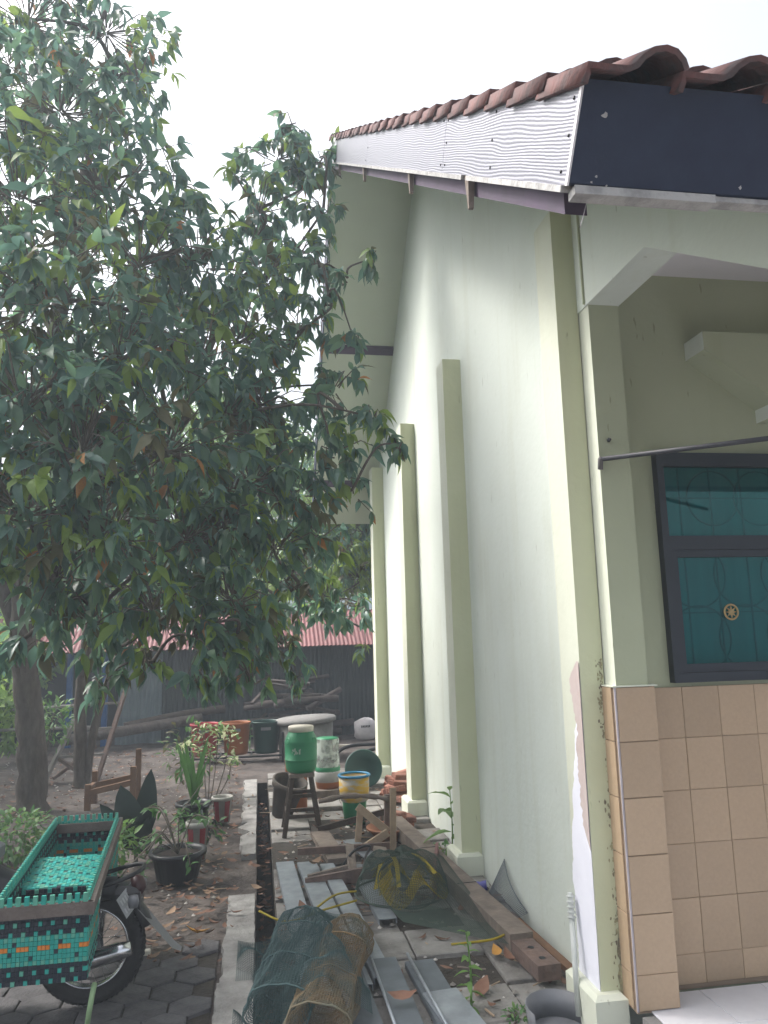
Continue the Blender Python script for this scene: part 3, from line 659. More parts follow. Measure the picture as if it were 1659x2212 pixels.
grow('slim_garden_tree', (-2.2, 10.4, 0), 'slim twin-stemmed tree beside the thick trunk, branches reaching the gable',
     [(-2.2,10.45,-.05), (-2.22,10.42,.6), (-2.2,10.3,1.3), (-2.0,9.9,2.2), (-1.4,9.0,3.3), (-.7,8.0,4.4), (-.2,7.3,5.4)], .085, B, 23, .152, 80, .12, 300,
     extra_stems=[([(-2.15,10.45,-.05), (-2.05,10.4,.7), (-1.85,10.3,1.4), (-1.4,9.6,2.2), (-.9,8.4,2.8), (-.2,7.0,3.2)], .055)])

C3 = [lob(770,1130,11.6,.50), lob(700,1190,11.8,.55), lob(640,1110,12.2,.55,.8), lob(770,1240,11.4,.45), lob(700,1010,12.2,.45,.8), lob(620,1230,12,.45), lob(770,1020,11.8,.35,.7), lob(560,1180,12.4,.5,.8), lob(720,1290,11.4,.3), lob(840,1180,11.6,.6), lob(900,1080,12,.6), lob(640,940,12.6,.35,.6), lob(790,1400,10.9,.14,.8), lob(800,1320,10.9,.2,.8), lob(620,1320,11.2,.3), lob(540,1280,11.6,.4), lob(690,1100,11.6,.4), lob(745,1180,11.2,.35), lob(660,1280,11.2,.35), lob(740,1080,11.4,.35)]
grow('yard_corner_tree', (2.7, 12.8, 0), 'bright green tree overhanging from behind the far corner of the house',
     [(2.7,12.8,-.05), (2.7,12.75,.8), (2.6,12.6,1.6), (2.4,12.4,2.6), (2.1,12.2,3.6), (1.9,12.1,4.4)], .12, C3, 37, .16, 80, .5, 60)

def far_tree(name, base, label, h, lobes, seed, n, L, mats, group='trees beyond the shed'):
    r = random.Random(seed); root = empty(name, base, label, 'tree', group); B0 = Vector(base)
    t = MB(); t.tube(smooth_path([B0, B0+Vector((.1,0,h*.4)), B0+Vector((-.1,.1,h*.8))], 4), [.16-.012*i for i in range(9)], 8)
    for c, rr in lobes: t.tube([B0+Vector((.05,0,h*.4)), Vector(c)], [.06, .02], 6)
    t.build('trunk', bark, root); cr = MB()
    tot = sum(rr**2 for c, rr in lobes)
    for c, rr in lobes:
        for k in range(int(n*rr**2/tot/5)):
            u = Vector((r.gauss(0,1), r.gauss(0,1), r.gauss(0,1))).normalized(); p = Vector(c)+u*rr*r.uniform(.4, 1.08)
            mi = 0 if r.random() < .6 else 1
            for q in range(5):
                dv_ = Vector((r.gauss(0,1), r.gauss(0,1), r.gauss(-.5,.7)))
                m = leaf_matrix(p+Vector((r.gauss(0,.08), r.gauss(0,.08), r.gauss(0,.08))), dv_, L*r.uniform(.6,1.25), r.uniform(-1,1))
                v = r.randrange(2); cr.add([m @ Vector(w) for w in LEAFS[v][0]], LEAFS[v][1], mi, True)
    tag(cr.build('crown', mats, root, fix=False), kind='stuff')
def fl(x, y, Y, r): return (at(x, y, Y), r)
FM = [L_FAR, L_FAR2]
far_tree('background_tree', (1.3, 18.5, 0), 'bright green tree behind the shed next to the house wall', 5, [fl(760,1120,18,1.0), fl(700,1220,18,1.0), fl(790,1230,17.5,.8), fl(660,1080,18.5,1.0), fl(740,1010,18.5,.8), fl(840,1150,18,1.0), fl(700,1290,17.4,.6), fl(900,1250,18,1.2)], 3, 10800, .20, FM)
far_tree('background_tree', (-1.5, 20, 0), 'tall green tree behind the middle of the shed roof', 6, [fl(520,1150,20,1.4), fl(600,1000,20,1.2), fl(450,1020,20,1.4), fl(540,1260,19,1.1), fl(600,1290,18,.7), fl(400,1200,20,1.3), fl(480,900,21,1.2)], 4, 10800, .22, FM)
far_tree('background_tree', (-6, 21, 0), 'broad dark tree behind the shed left of the slim trunks', 6, [fl(250,1150,20,1.5), fl(330,1000,21,1.5), fl(150,1000,21,1.5), fl(180,1260,19,1.0), fl(300,1290,18.5,.8), fl(60,1150,20,1.5), fl(380,1290,18.5,.7)], 5, 10800, .22, FM)
far_tree('background_tree', (-8.5, 17, 0), 'low bushy tree at the far left edge behind the trunk', 3, [fl(20,1300,16,1.0), fl(-60,1200,17,1.4), fl(30,1420,14.5,.7), fl(-40,1450,14.5,.9), fl(90,1330,16,.7), fl(10,1540,13,.5)], 6, 9000, .18, FM)
far_tree('added_shade_tree', (-5.2, 4.5, 0), 'unseen low dense tree added on the left for shade, nearest the viewer', 2.2, [((-5.0,3.0,2.0),1.3), ((-5.1,4.8,2.6),1.4), ((-5.3,6.2,1.8),1.2), ((-5.6,4.4,1.2),1.0)], 21, 5200, .2, FM, 'shade trees added along the left')  # out of view, added to deepen the shade on the yard
far_tree('added_shade_tree', (-5.3, 9.0, 0), 'low dense tree added on the left for shade, beside the thick trunk', 2.2, [((-5.1,7.8,2.6),1.4), ((-5.2,9.6,2.4),1.4), ((-4.9,11.4,2.0),1.2), ((-5.4,9.0,1.1),1.0), ((-4.7,12.6,1.4),.9)], 22, 5600, .2, FM, 'shade trees added along the left')  # added with the tree above to block sky light from the left

# ------------------------------------------------------------------ shed at the back
SY = 14.5
shed = empty('corrugated_shed', (0, SY, 0), 'low dark corrugated metal shed with red roof at the back of the yard', 'shed')
def corrugated(w, h, pitch=.076, amp=.009, axis='v'):
    b = MB(); n = int(w/pitch*6); vs = []
    for i in range(n+1):
        x = w*i/n; yv = amp*math.sin(2*math.pi*x/pitch); vs += [(x, yv, 0), (x, yv, h)]
    b.add(vs, [(2*i, 2*i+2, 2*i+3, 2*i+1) for i in range(n)], 0, True); return b
pm = corrugated(.80, 1.72).data('wall_sheet', corr_dark); pb_ = corrugated(.80, 1.72).data('wall_sheet', corr_blue)
for k, x in enumerate([-1.72, -.96, -.2, .56, 1.32, 2.08, 2.84]):
    o = link('wall_sheet', pm, shed); o.matrix_basis = Matrix.Translation((x, SY+.012*(k % 2), -.05)) @ Matrix.Rotation(rnd.uniform(-.008,.008), 4, 'Y')
o = link('wall_sheet', pb_, shed); o.matrix_basis = Matrix.Translation((-2.52, SY+.03, -.02)) @ Matrix.Rotation(.05, 4, 'Y')
MB().box(-7.5, -2.0, SY+1.25, SY+1.3, -.05, 2.0).build('rear_wall', corr_dark, shed)
for x in (-2.75, -3.35, -5.0): MB().box(x, x+.09, SY-.02, SY+.07, -.05, 1.66).build('post', bluepaint, shed)
rm = corrugated(.80, 1.25).data('roof_sheet', corr_red)
for k in range(14):
    o = link('roof_sheet', rm, shed); o.matrix_basis = Matrix.Translation((-7.4+k*.765, SY-.30, 1.62+.004*(k % 2))) @ Matrix.Rotation(R(-57), 4, 'X')
MB().add([(-7.4,SY+.72,2.31),(3.4,SY+.72,2.31),(3.4,SY+1.6,2.55),(-7.4,SY+1.6,2.55)], [(0,1,2,3)]).build('upper_roof', corr_blue, shed)
MB().box(-7.4, 3.5, SY-.14, SY-.08, 1.60, 1.66).build('eave_beam', wood_dark, shed)
# firewood heap
r2 = random.Random(31)
pile_c = mat('old_firewood', (.045, .036, .034), .95, (.09, .072, .066), scale=9, bump=.5)
for k in range(46):
    lvl = r2.random()**1.3; z = .12 + .95*lvl; sp = .95*(1-lvl*.55)
    x = .55 + r2.uniform(-sp, sp); y = SY-.55+r2.uniform(-.28, .28); l = r2.uniform(.35, .95); a = r2.gauss(0, .35); ti = r2.gauss(0, .12)
    if r2.random() < .12: a += 1.0; ti += .4
    d_ = Vector((math.cos(a)*math.cos(ti), math.sin(a)*.5, math.sin(ti))).normalized()*l
    q = MB(); c_ = Vector((x, y, z))
    if r2.random() < .6: q.bar(c_-d_/2, c_+d_/2, r2.uniform(.04,.09), r2.uniform(.025,.05), (0, r2.uniform(-.3,.3), 1))
    else: q.tube([c_-d_/2, c_+Vector((0,0,.01)), c_+d_/2], [r2.uniform(.03,.06)]*3, 8)
    lab = '%s at the %s of the firewood heap, %s' % ('sawn batten' if len(q.v) == 8 else 'round branch piece', 'top' if z > .75 else ('middle' if z > .38 else 'bottom'), ('left side' if x < .25 else ('right side' if x > .85 else 'in its centre')) + (', to the front' if y < SY-.6 else ', at the back'))
    tag(q.build('firewood_piece', pile_c), lab, 'firewood', 'firewood heap against the shed')
q = MB(); q.tube(smooth_path([(-3.2,SY-.6,.18), (-2.0,SY-.55,.32), (-1.0,SY-.3,.42)], 5), [.09]*11, 10)
tag(q.build('fallen_log', bark), 'long fallen log lying in front of the shed wall', 'log')
q = MB(); q.tube(smooth_path([(-2.3,SY-.35,.34), (-1.3,SY-.3,.50), (-.6,SY-.2,.56)], 5), [.07]*11, 10)
tag(q.build('fallen_log', wood_dark), 'shorter dark log resting above the long log by the shed', 'log')

# ------------------------------------------------------------------ concrete well ring with cover
def well():
    e = empty('well_ring', (.70, 12.0, 0), 'grey concrete well ring with a round slab cover', 'well')
    MB().lathe([(.40,-.02),(.41,.50),(.34,.50),(.34,0)], 40, 0, (.70,12.0,0)).build('ring', concrete, e)
    m = Matrix.Rotation(R(-2.5), 3, 'Y'); MB().lathe([(0,-.02),(.455,-.02),(.46,.02),(.44,.045),(0,.05)], 40, 0, (.70,12.0,.53), mtx=m).build('cover', plaster_grey, e)
well()
# ------------------------------------------------------------------ three bins on a steel stand
def bin_(x, col, name, label, stick):
    e = empty('waste_bin', (x, 12.0, .08), label, 'bin', 'bins on the black stand')
    MB().lathe([(0,.09),(.165,.09),(.172,.13),(.205,.52),(.218,.525),(.218,.55),(.205,.55),(.200,.53),(.16,.12),(0,.12)], 30, 0, (x,12.0,0)).build('tub', col, e)
    q = MB()
    for k in range(7):
        a = R(-112+k*7); rr = .2035; q.add([(x+rr*math.cos(a), 12.0+rr*math.sin(a), .43), (x+rr*math.cos(a), 12.0+rr*math.sin(a), .475)], [])
    b0 = q.v; q2 = MB(); q2.add(b0, [(2*i, 2*i+2, 2*i+3, 2*i+1) for i in range(6)]); q2.build('label_sticker', grey_plastic, e, fix=False)
bin_(-.80, red_plastic, 'r', 'red waste bin at the left end of the black stand', 0)
bin_(-.34, orange_plastic, 'o', 'orange-brown waste bin in the middle of the black stand', 0)
bin_(.10, green_dark, 'g', 'dark green waste bin at the right end of the stand', 0)
e = empty('bin_stand', (-.35, 12.0, 0), 'black steel stand carrying the three waste bins', 'stand')
q = MB(); 
for y_ in (11.78, 12.22): q.bar((-1.03,y_,.07),(.34,y_,.07),.025,.025)
for x_ in (-1.03, -.57, -.115, .34): q.bar((x_,11.78,.07),(x_,12.22,.07),.025,.025)
q.build('rack', black_m, e)
for x_ in (-1.03, .34):
    for y_ in (11.78, 12.22): MB().bar((x_,y_,-.03),(x_,y_,.40),.03,.03,(0,1,0)).build('leg', black_m, e)
# white sack
b = MB(); n = 16; vs = []
for j, (z, rx, ry) in enumerate([(0,.15,.12),(.04,.20,.14),(.12,.205,.15),(.22,.195,.13),(.30,.18,.10),(.33,.16,.07)]):
    for i in range(n):
        a = 6.283*i/n; vs.append((1.83+rx*math.cos(a)*(1+.12*math.sin(3*a+j)), 13.7+ry*math.sin(a), z+.03*math.sin(2*a+j)*(j/5)))
b.add(vs, [(j*n+i, j*n+(i+1)%n, (j+1)*n+(i+1)%n, (j+1)*n+i) for j in range(5) for i in range(n)], 0, True); b.add(vs[-n:], [tuple(range(n))], 0, True)
e = empty('sack', (1.83,13.7,0), 'crumpled white sack with dark print beside the shed wall', 'sack'); b.build('bag', mat('white_sack', (.55,.52,.53), .85, (.42,.40,.41), scale=12), e)
q = MB()
for k in range(6): q.box(1.745+k*.027, 1.745+k*.027+.018, 13.547, 13.551, .205+.004*(k % 2), .245)
q.build('print', black_m, e)
# bent dark pipes and a pale pole lying by the wall corner
for k, (off, lab) in enumerate(((0, 'upper bent black pipe lying behind the clear jar'), (.28, 'lower bent black pipe lying in front of the other pipe'))):
    q = MB().tube(smooth_path([(1.05+off*.9,11.5-off*1.6,-.01), (1.15+off*.9,11.52-off*1.6,.12), (1.32+off*.9,11.5-off*1.6,.19), (1.7+off*.3,11.48-off*1.6,.20), (2.2,11.46-off*1.6,.19)], 6), .025, 10)
    tag(q.build('bent_pipe', black_plastic), lab, 'pipe', 'bent pipes near the well')
tag(MB().bar((1.0,12.6,.05),(2.6,12.55,.06),.05,.03).build('pale_batten', white_plastic), 'pale batten lying on the ground behind the bent pipes', 'batten')

# ------------------------------------------------------------------ stool with green barrel, jars, buckets, pots
st = empty('wooden_stool', (.38,7.42,0), 'tall dark wooden stool under the green plastic barrel', 'stool'); cx_, cy_ = .385, 7.42
MB().bev(cx_-.115, cx_+.115, cy_-.115, cy_+.115, .50, .535, .005).build('seat', wood_grey, st)
for sx in (-1, 1):
    for sy in (-1, 1): MB().bar((cx_+sx*.165, cy_+sy*.165, 0), (cx_+sx*.085, cy_+sy*.085, .50), .04, .035, (0,1,0)).build('leg', wood_dark, st)
for z, w in ((.17, .138), (.34, .108)):
    for sy in (-1, 1): MB().bar((cx_-w, cy_+sy*w, z), (cx_+w, cy_+sy*w, z), .022, .03).build('rung', wood_dark, st)
    for sx in (-1, 1): MB().bar((cx_+sx*w, cy_-w, z+.03), (cx_+sx*w, cy_+w, z+.03), .022, .03).build('rung', wood_dark, st)
e = empty('plastic_barrel', (cx_, cy_, .537), 'green plastic barrel with cream screw lid standing on the wooden stool', 'barrel'); zb = .537
MB().lathe([(0,0),(.115,.0),(.130,.012),(.140,.035),(.147,.09),(.149,.11),(.152,.112),(.152,.118),(.149,.12),(.150,.24),(.152,.27),(.152,.275),(.148,.285),(.138,.315),(.118,.352),(.112,.362),(.112,.37)], 36, 0, (cx_,cy_,zb)).build('body', green_plastic, e)
MB().lathe([(.112,.362),(.116,.363),(.118,.405),(.113,.412),(0,.414)], 36, 0, (cx_,cy_,zb)).build('lid', white_plastic, e)
for a0 in (-150, -35):
    a = R(a0); c_ = Vector((cx_+.142*math.cos(a), cy_+.142*math.sin(a), zb+.285))
    MB().torus(c_, (math.cos(a), math.sin(a), .2), .024, .007, 16, 6).build('handle', green_plastic, e)
q = MB(); r2 = random.Random(2)
for k in range(26):
    a = R(r2.uniform(-128,-98)); z = zb+.16+r2.uniform(0,.05); w = r2.uniform(.008,.02)
    q.add([(cx_+.1515*math.cos(a+t), cy_+.1515*math.sin(a+t), z+zz) for t, zz in ((0,0),(w*5,0),(w*5,w),(0,w*.8))], [(0,1,2,3)])
q.build('torn_label', mat('torn_paper', (.35,.45,.36), .9), e, fix=False)

cp = bpy.data.materials.new('cloudy_plastic'); cp.use_nodes = True; nt = cp.node_tree; bs = nt.nodes['Principled BSDF']; bs.inputs['Base Color'].default_value = (.42,.47,.43,1); bs.inputs['Roughness'].default_value = .35
t_ = nt.nodes.new('ShaderNodeBsdfTransparent'); mx = nt.nodes.new('ShaderNodeMixShader'); nn = nt.nodes.new('ShaderNodeTexNoise'); nn.inputs['Scale'].default_value = 11
tcn = nt.nodes.new('ShaderNodeTexCoord'); nt.links.new(tcn.outputs['Object'], nn.inputs['Vector']); rr_ = ramp(nt, [(.42,(.25,.25,.25)),(.58,(.85,.85,.85))]); nt.links.new(nn.outputs[0], rr_.inputs[0])
nt.links.new(rr_.outputs[0], mx.inputs[0]); nt.links.new(t_.outputs[0], mx.inputs[1]); nt.links.new(bs.outputs[0], mx.inputs[2]); nt.links.new(mx.outputs[0], nt.nodes['Material Output'].inputs[0])
jx, jy = .76, 8.95
e = empty('paint_tub', (jx,jy,.10), 'low orange and grey tub under the cloudy jar', 'tub')
MB().lathe([(0,.10),(.125,.10),(.14,.17),(.145,.18),(.15,.27),(.14,.275),(0,.27)], 30, 0, (jx,jy,0), mats=[0,0,1,1,1,1]).build('tub_body', [orange_plastic, mat('grey_tub', (.30,.30,.29), .7)], e)
e = empty('cloudy_jar', (jx,jy,.276), 'cloudy plastic jar with green rim turned upside down on an orange tub', 'jar')
MB().lathe([(.135,.276),(.137,.34),(.135,.345),(.132,.62),(.127,.632)], 30, 0, (jx,jy,0)).build('body', cp, e)
MB().lathe([(.128,.626),(.126,.640),(.06,.643),(0,.643)], 30, 0, (jx,jy,0)).build('rim', green_plastic, e)
MB().lathe([(.139,.285),(.141,.29),(.141,.325),(.139,.33)], 30, 0, (jx,jy,0)).build('band', green_plastic, e)
tag(MB().bev(.60,.98,8.78,9.12,.03,.10,.006).build('wooden_block', wood_grey), 'flat grey wooden block under the orange tub', 'block')
bx_, by_ = .90, 7.62
e = empty('stained_bucket', (bx_,by_,0), 'paint-stained bucket with blue rim and dark green base', 'bucket')
MB().lathe([(0,.0),(.10,.0),(.115,.20),(.118,.21)], 30, 0, (bx_,by_,0)).build('base', green_plastic, e)
MB().lathe([(.118,.21),(.135,.22),(.142,.30),(.143,.305),(.147,.44),(.138,.44),(.13,.24),(0,.23)], 30, 0, (bx_,by_,0)).build('bucket_wall', paint_mix, e)
MB().torus((bx_,by_,.445), (0,0,1), .146, .012, 36, 10).build('rim', blue_plastic, e)
e = empty('plant_pot', (.16,8.05,0), 'dark mossy clay pot tilted beside the stool', 'pot', 'plant pots in the yard')
m = Matrix.Rotation(R(14), 3, 'Y') @ Matrix.Rotation(R(16), 3, 'X')
MB().lathe([(0,0),(.10,0),(.155,.30),(.172,.305),(.178,.365),(.158,.368),(.145,.30),(.08,.05),(0,.05)], 30, 0, (.22,8.05,.03), mtx=m).build('pot_wall', clay_dark, e)
e = empty('orange_tin', (.36,7.95,0), 'orange tin standing behind the legs of the wooden stool', 'tin')
MB().lathe([(0,0),(.11,0),(.115,.5),(.12,.51),(.12,.53),(.11,.53),(.10,.02),(0,.02)], 26, 0, (.38,8.3,0)).build('tin_wall', orange_plastic, e)
e = empty('green_basin', (1.22,9.5,0), 'dark green round basin leaning by the pilaster', 'basin')
m = Matrix.Rotation(R(70), 3, 'X'); MB().lathe([(0,0),(.14,.0),(.21,.10),(.225,.11),(.21,.12),(.13,.02),(0,.02)], 30, 0, (1.22,9.45,.18), mtx=m).build('basin_wall', green_dark, e)
# bricks and roof tile pieces heaped against the wall
bme = MB().bev(-.10,.10,-.05,.05,-.025,.025,.006).data('brick', brick_m); r2 = random.Random(12)
for k in range(26):
    lv = k//6; x = 1.50 + r2.uniform(-.10,.05)*(1-lv*.1); y = 8.35 + r2.uniform(-.25,.35)*(1-lv*.15); z = .03+lv*.062+r2.uniform(0,.02)
    o = link('brick', bme); o.matrix_basis = Matrix.Translation((min(x,1.52), y, z)) @ Matrix.Rotation(r2.uniform(-.6,.6), 4, 'Z') @ Matrix.Rotation(r2.uniform(-.25,.25), 4, 'X') @ Matrix.Rotation(r2.uniform(-.2,.2), 4, 'Y')
    tag(o, 'red brick in the %s course of the wall heap, %s, %s' % (('bottom','second','third','fourth','top')[min(4, lv)], 'far end' if y > 8.5 else ('near end' if y < 8.3 else 'mid-length'), 'outer side' if x < 1.48 else 'wall side'), 'brick', 'brick heap by the far pilasters')
for k in range(9):
    o = link('brick', bme); o.matrix_basis = Matrix.Translation((1.28+r2.uniform(-.12,.10), 7.45+r2.uniform(-.25,.2), .03+.05*(k//4))) @ Matrix.Rotation(r2.uniform(-1.5,1.5), 4, 'Z') @ Matrix.Rotation(r2.uniform(-.3,.3), 4, 'X')
    tag(o, 'red brick fragment between bucket and pilaster, number %d from the wall' % (k+1) if False else 'red brick fragment between bucket and pilaster, %s, %s' % (('in the lowest layer','in the middle layer','on top')[k//4], 'nearer the wall' if o.matrix_basis.translation.x > 1.28 else 'nearer the bucket'), 'brick', 'loose brick fragments by the bucket')
e = empty('terracotta_dish', (1.12,6.95,0), 'shallow terracotta dish behind the broken wooden frame', 'dish')
MB().lathe([(0,0),(.10,0),(.19,.10),(.20,.10),(.20,.115),(.185,.115),(.09,.02),(0,.02)], 30, 0, (1.12,6.95,.0)).build('dish_wall', clay_pot, e)

# ------------------------------------------------------------------ broken wooden frame and loose timber
fr = empty('broken_frame', (.85,6.5,0), 'broken wooden frame of grey rails and pale braces standing on the walkway', 'wooden frame')
P = lambda x, y, Y: at(x, y, Y)
MB().tube(smooth_path([P(688,1732,6.75), P(745,1720,6.75), P(800,1720,6.75), P(838,1726,6.75)], 5), [.016,.02,.024,.026]*4, 6).build('top_rail', wood_grey, fr)
MB().bar(P(849,1702,6.6), P(849,1880,6.55), .05, .03, (0,1,0)).build('post', wood_tan, fr)
MB().bar(P(836,1716,6.85), P(836,1830,6.85), .045, .045, (0,1,0)).build('post', wood_brown, fr)
MB().bar(P(772,1742,6.6), P(838,1796,6.55), .06, .035, (0,1,0)).build('brace', wood_tan, fr)
MB().bar(P(778,1752,6.65), P(772,1832,6.62), .05, .035, (0,1,0)).build('brace', wood_tan, fr)
MB().bar(P(838,1798,6.5), P(772,1842,6.45), .06, .03, (0,1,0)).build('brace', wood_tan, fr)
MB().bar(P(643,1840,6.45), P(842,1826,6.4), .05, .03, (0,1,0)).build('rail', wood_brown, fr)
MB().bar(P(688,1792,7.2), P(836,1752,7.1), .05, .03, (0,1,0)).build('rail', wood_dark, fr)
MB().bar(P(755,1826,6.3), P(762,1885,5.9), .06, .03, (0,1,0)).build('slat', wood_grey, fr)
MB().bar(P(820,1832,6.3), P(830,1878,6.0), .10, .03, (0,1,0)).build('slat', wood_grey, fr)
for k, (a_, b_, w, h, m_, lab) in enumerate([
    (P(660,1912,5.75), P(848,1876,5.75), .03, .09, wood_brown, 'brown plank on edge across the steel channels'),
    (P(665,1898,5.85), P(752,1876,5.85), .03, .05, wood_grey, 'short grey offcut behind the brown plank on edge'),
    (gp(690,1800,.04), gp(730,1860,.04), .16, .04, wood_grey, 'flat grey board behind the broken frame')]):
    tag(MB().bar(a_, b_, w, h, (0,0,1)).build('loose_plank', m_), lab, 'plank')
e = empty('black_strap', P(790,1840,6.1), 'black strap looped over the rail of the broken frame', 'strap')
MB().tube(smooth_path([P(735,1880,6.1), P(760,1842,6.1), P(785,1828,6.15), P(800,1830,6.2), P(790,1850,6.1), P(780,1900,5.7)], 5), .010, 6).build('loop', black_plastic, e)
# long timber beam along the wall
bm_ = empty('timber_beam', (1.36,5.6,0), 'long weathered timber beam lying along the foot of the gable wall', 'beam')
fa, na = Vector((1.20,7.45,.075)), Vector((1.44,3.98,.075))
q = MB(); q.bar(fa, na.lerp(fa,.10), .135, .11); q.build('beam', wood_grey, bm_)
q = MB(); q.bar(na.lerp(fa,.0999)-Vector((.0,0,.012)), na-Vector((0,0,.012)), .125, .075); q.build('beam_end', wood_brown, bm_)
q = MB(); 
for t in (.025, .065): 
    c_ = na.lerp(fa, t)+Vector((0,0,.027)); q.lathe([(0,.0005),(.018,.0005)], 12, 0, c_)
q.build('bolt_hole', black_m, bm_)
q = MB(); 
for t in (.36, .62): q.bar(na.lerp(fa,t)+Vector((-.068,0,.0562)), na.lerp(fa,t)+Vector((.068,.012,.0562)), .006, .003)
q.build('saw_joint', black_m, bm_)
tag(MB().bar((1.53,4.9,.03),(1.585,4.05,.03),.05,.03).build('thin_board', wood_orange), 'thin orange board between the beam and the wall', 'board')
tag(MB().bar((1.16,5.35,.05),(1.34,6.0,.10),.02,.20,(0,.2,1)).build('reddish_board', mat('reddish_board', (.20,.10,.095), .85)), 'reddish board propped on the timber beam by the net', 'board')

# ------------------------------------------------------------------ steel channels on the walkway
def channel(a, b, w, name, mat_, label, h=.03, grp='steel channels lying on the walkway'):
    a = Vector(a); b = Vector(b); e = empty(name, (a+b)/2, label, 'steel channel', grp)
    d_ = (b-a).normalized(); s = d_.cross(Vector((0,0,1))).normalized()
    MB().bar(a, b, w, .006).build('web', mat_, e)
    for sg in (-1, 1): MB().bar(a+s*sg*(w/2)-Vector((0,0,h/2)), b+s*sg*(w/2)-Vector((0,0,h/2)), .005, h).build('flange', mat_, e)
chs = [(615,1862,690,2150,.13,galv,'pale steel channel at the drain edge of the walkway, leftmost of the row'), (662,1862,775,2130,.14,galv,'second pale steel channel from the drain, under the brown plank'),
       (706,1866,830,2110,.10,galv,'third steel channel from the drain, under the broken frame'), (770,1868,838,1985,.11,galv,'short steel channel nearest the round net'),
       (738,2050,835,2330,.13,galv_dark,'dull steel channel running under the rusty fish trap'), (830,2070,930,2330,.12,galv_dark,'dark steel channel between the two traps, in front'), (905,2075,1035,2300,.15,galv_dark,'wide dark steel channel in front of the round net'),
       (950,2140,1065,2290,.17,galv,'bluish steel channel end beside the small sprout')]
for k, (x0, y0, x1, y1, w, m_, lab) in enumerate(chs): channel(gp(x0,y0,.05+.008*(k % 3)), gp(x1,y1,.045+.008*(k % 3)), w, 'steel_channel', m_, lab)
tag(MB().bar(gp(755,1815,.09), gp(800,1850,.05), .12, .01).build('metal_offcut', galv), 'pale sheet metal offcut under the pale braces', 'offcut')
for k, (x0, y0, x1, y1, lab) in enumerate(((795,2050,870,2260,'thin grey rod lying over the dull channel'), (880,2060,985,2250,'thin pale rod lying beside the wide channel'))):
    tag(MB().tube([gp(x0,y0,.08), gp(x1,y1,.075)], .008, 8).build('thin_rod', galv), lab, 'rod')

# ------------------------------------------------------------------ fishing nets and traps (cord nets as real mesh)
def net_sheet(fn, nu, nv, name, mat_, parent, th):
    b = MB(); vs = [fn(i/nu, j/nv) for j in range(nv+1) for i in range(nu+1)]
    b.add(vs, [(j*(nu+1)+i, j*(nu+1)+i+1, (j+1)*(nu+1)+i+1, (j+1)*(nu+1)+i) for j in range(nv) for i in range(nu)], 0, True)
    o = b.build(name, mat_, parent, fix=False); w = o.modifiers.new('net', 'WIREFRAME'); w.thickness = th; w.use_even_offset = False; w.use_boundary = True
    return o
def trap(name, a, b, rad, label, mat_, nu, nv, th, sag=.15):
    a = Vector(a); b = Vector(b); e = empty(name, a, label, 'fish trap', 'fish traps on the walkway')
    d_ = (b-a).normalized(); s = d_.cross(Vector((0,0,1))).normalized(); u = s.cross(d_)
    def fn(p, q):
        an = 2*math.pi*p; c_ = a.lerp(b, q); w = 1+.06*math.sin(q*9+2*math.sin(an))+.20*mnoise.noise(Vector((math.cos(an)*1.6+rad*40, math.sin(an)*1.6, q*3.5)))+.06*mnoise.noise(Vector((math.cos(an)*6, math.sin(an)*6, q*11)))
        w *= (1-.35*max(0, q-.86)/.14)
        return c_ + s*math.cos(an)*rad*w*1.08 + u*math.sin(an)*rad*w*(1-sag)
    net_sheet(fn, nu, nv, 'net_wall', mat_, e, th)
    for q in (0, .33, .66, .97):
        MB().tube([fn(p/24, q) for p in range(25)], .0045, 6).build('hoop', mat_, e)
    def fn2(p, q):
        an = 2*math.pi*p; rr = rad*(1-.55*q); return a + d_*(.28*q+.01) + s*math.cos(an)*rr*1.05 + u*math.sin(an)*rr*(1-sag)
    net_sheet(fn2, nu//2, 12, 'funnel', mat_, e, th)
    return e
trap('fish_trap', gp(685,2225,.15), gp(757,2000,.14), .125, 'rust-brown cylindrical wire fish trap lying on the steel channels', net_rust, 70, 72, .0030)
trap('fish_trap', gp(600,2185,.15), gp(662,1985,.13), .135, 'dark teal netted fish trap beside the drain, left of the rusty one', net_teal, 62, 64, .0030)
tag(MB().bar(gp(655,2290,.30), gp(655,2289,.30), .001, .001).build('knot', net_teal), 'small knot of cord on the near end of the traps', 'knot') if False else None
e = empty('loose_net', gp(560,2150), 'dark teal netting draped over the left trap and the drain edge', 'net')
def fn(p, q):
    x = -.12 + .62*p; y = 3.70 + 1.15*q; z = .02 + .27*math.exp(-((x-.30)/.16)**2)*(1-.35*q) + .03*math.sin(x*22+y*6) + .05*mnoise.noise(Vector((x*7,y*5,0)))
    return Vector((x - .10*q*(1-p)+.10*q, y, max(z, .012)))
net_sheet(fn, 62, 96, 'net_sheet', net_teal, e, .0024)
e = empty('round_net', gp(868,1990), 'round hooped lift net, dark green with yellow folds, in front of the broken frame', 'net')
nc = gp(868,1945); nc.z = .0
def fnr(p, q):
    an = 2*math.pi*p; rr = .31*math.sin(q*1.57)**.8; z = .24*math.cos(q*1.57)**.9 + .035*math.sin(an*5+q*4)*q*(1-q)*4 + .02*mnoise.noise(Vector((math.cos(an)*3, math.sin(an)*3, q*5)))
    return nc + Vector((rr*math.cos(an), rr*1.05*math.sin(an), .06+z))
net_sheet(fnr, 120, 34, 'net_dome', net_green, e, .0028)
def fny(p, q):
    an = 2*math.pi*p; rr = (.13+.09*q)*(1+.18*math.sin(an*3+2)); z = .12+.06*math.sin(an*4)+.07*(1-q)
    return nc + Vector((.02+rr*math.cos(an), -.12+rr*1.0*math.sin(an), z))
net_sheet(fny, 80, 14, 'yellow_inner_net', net_yellow, e, .0034)
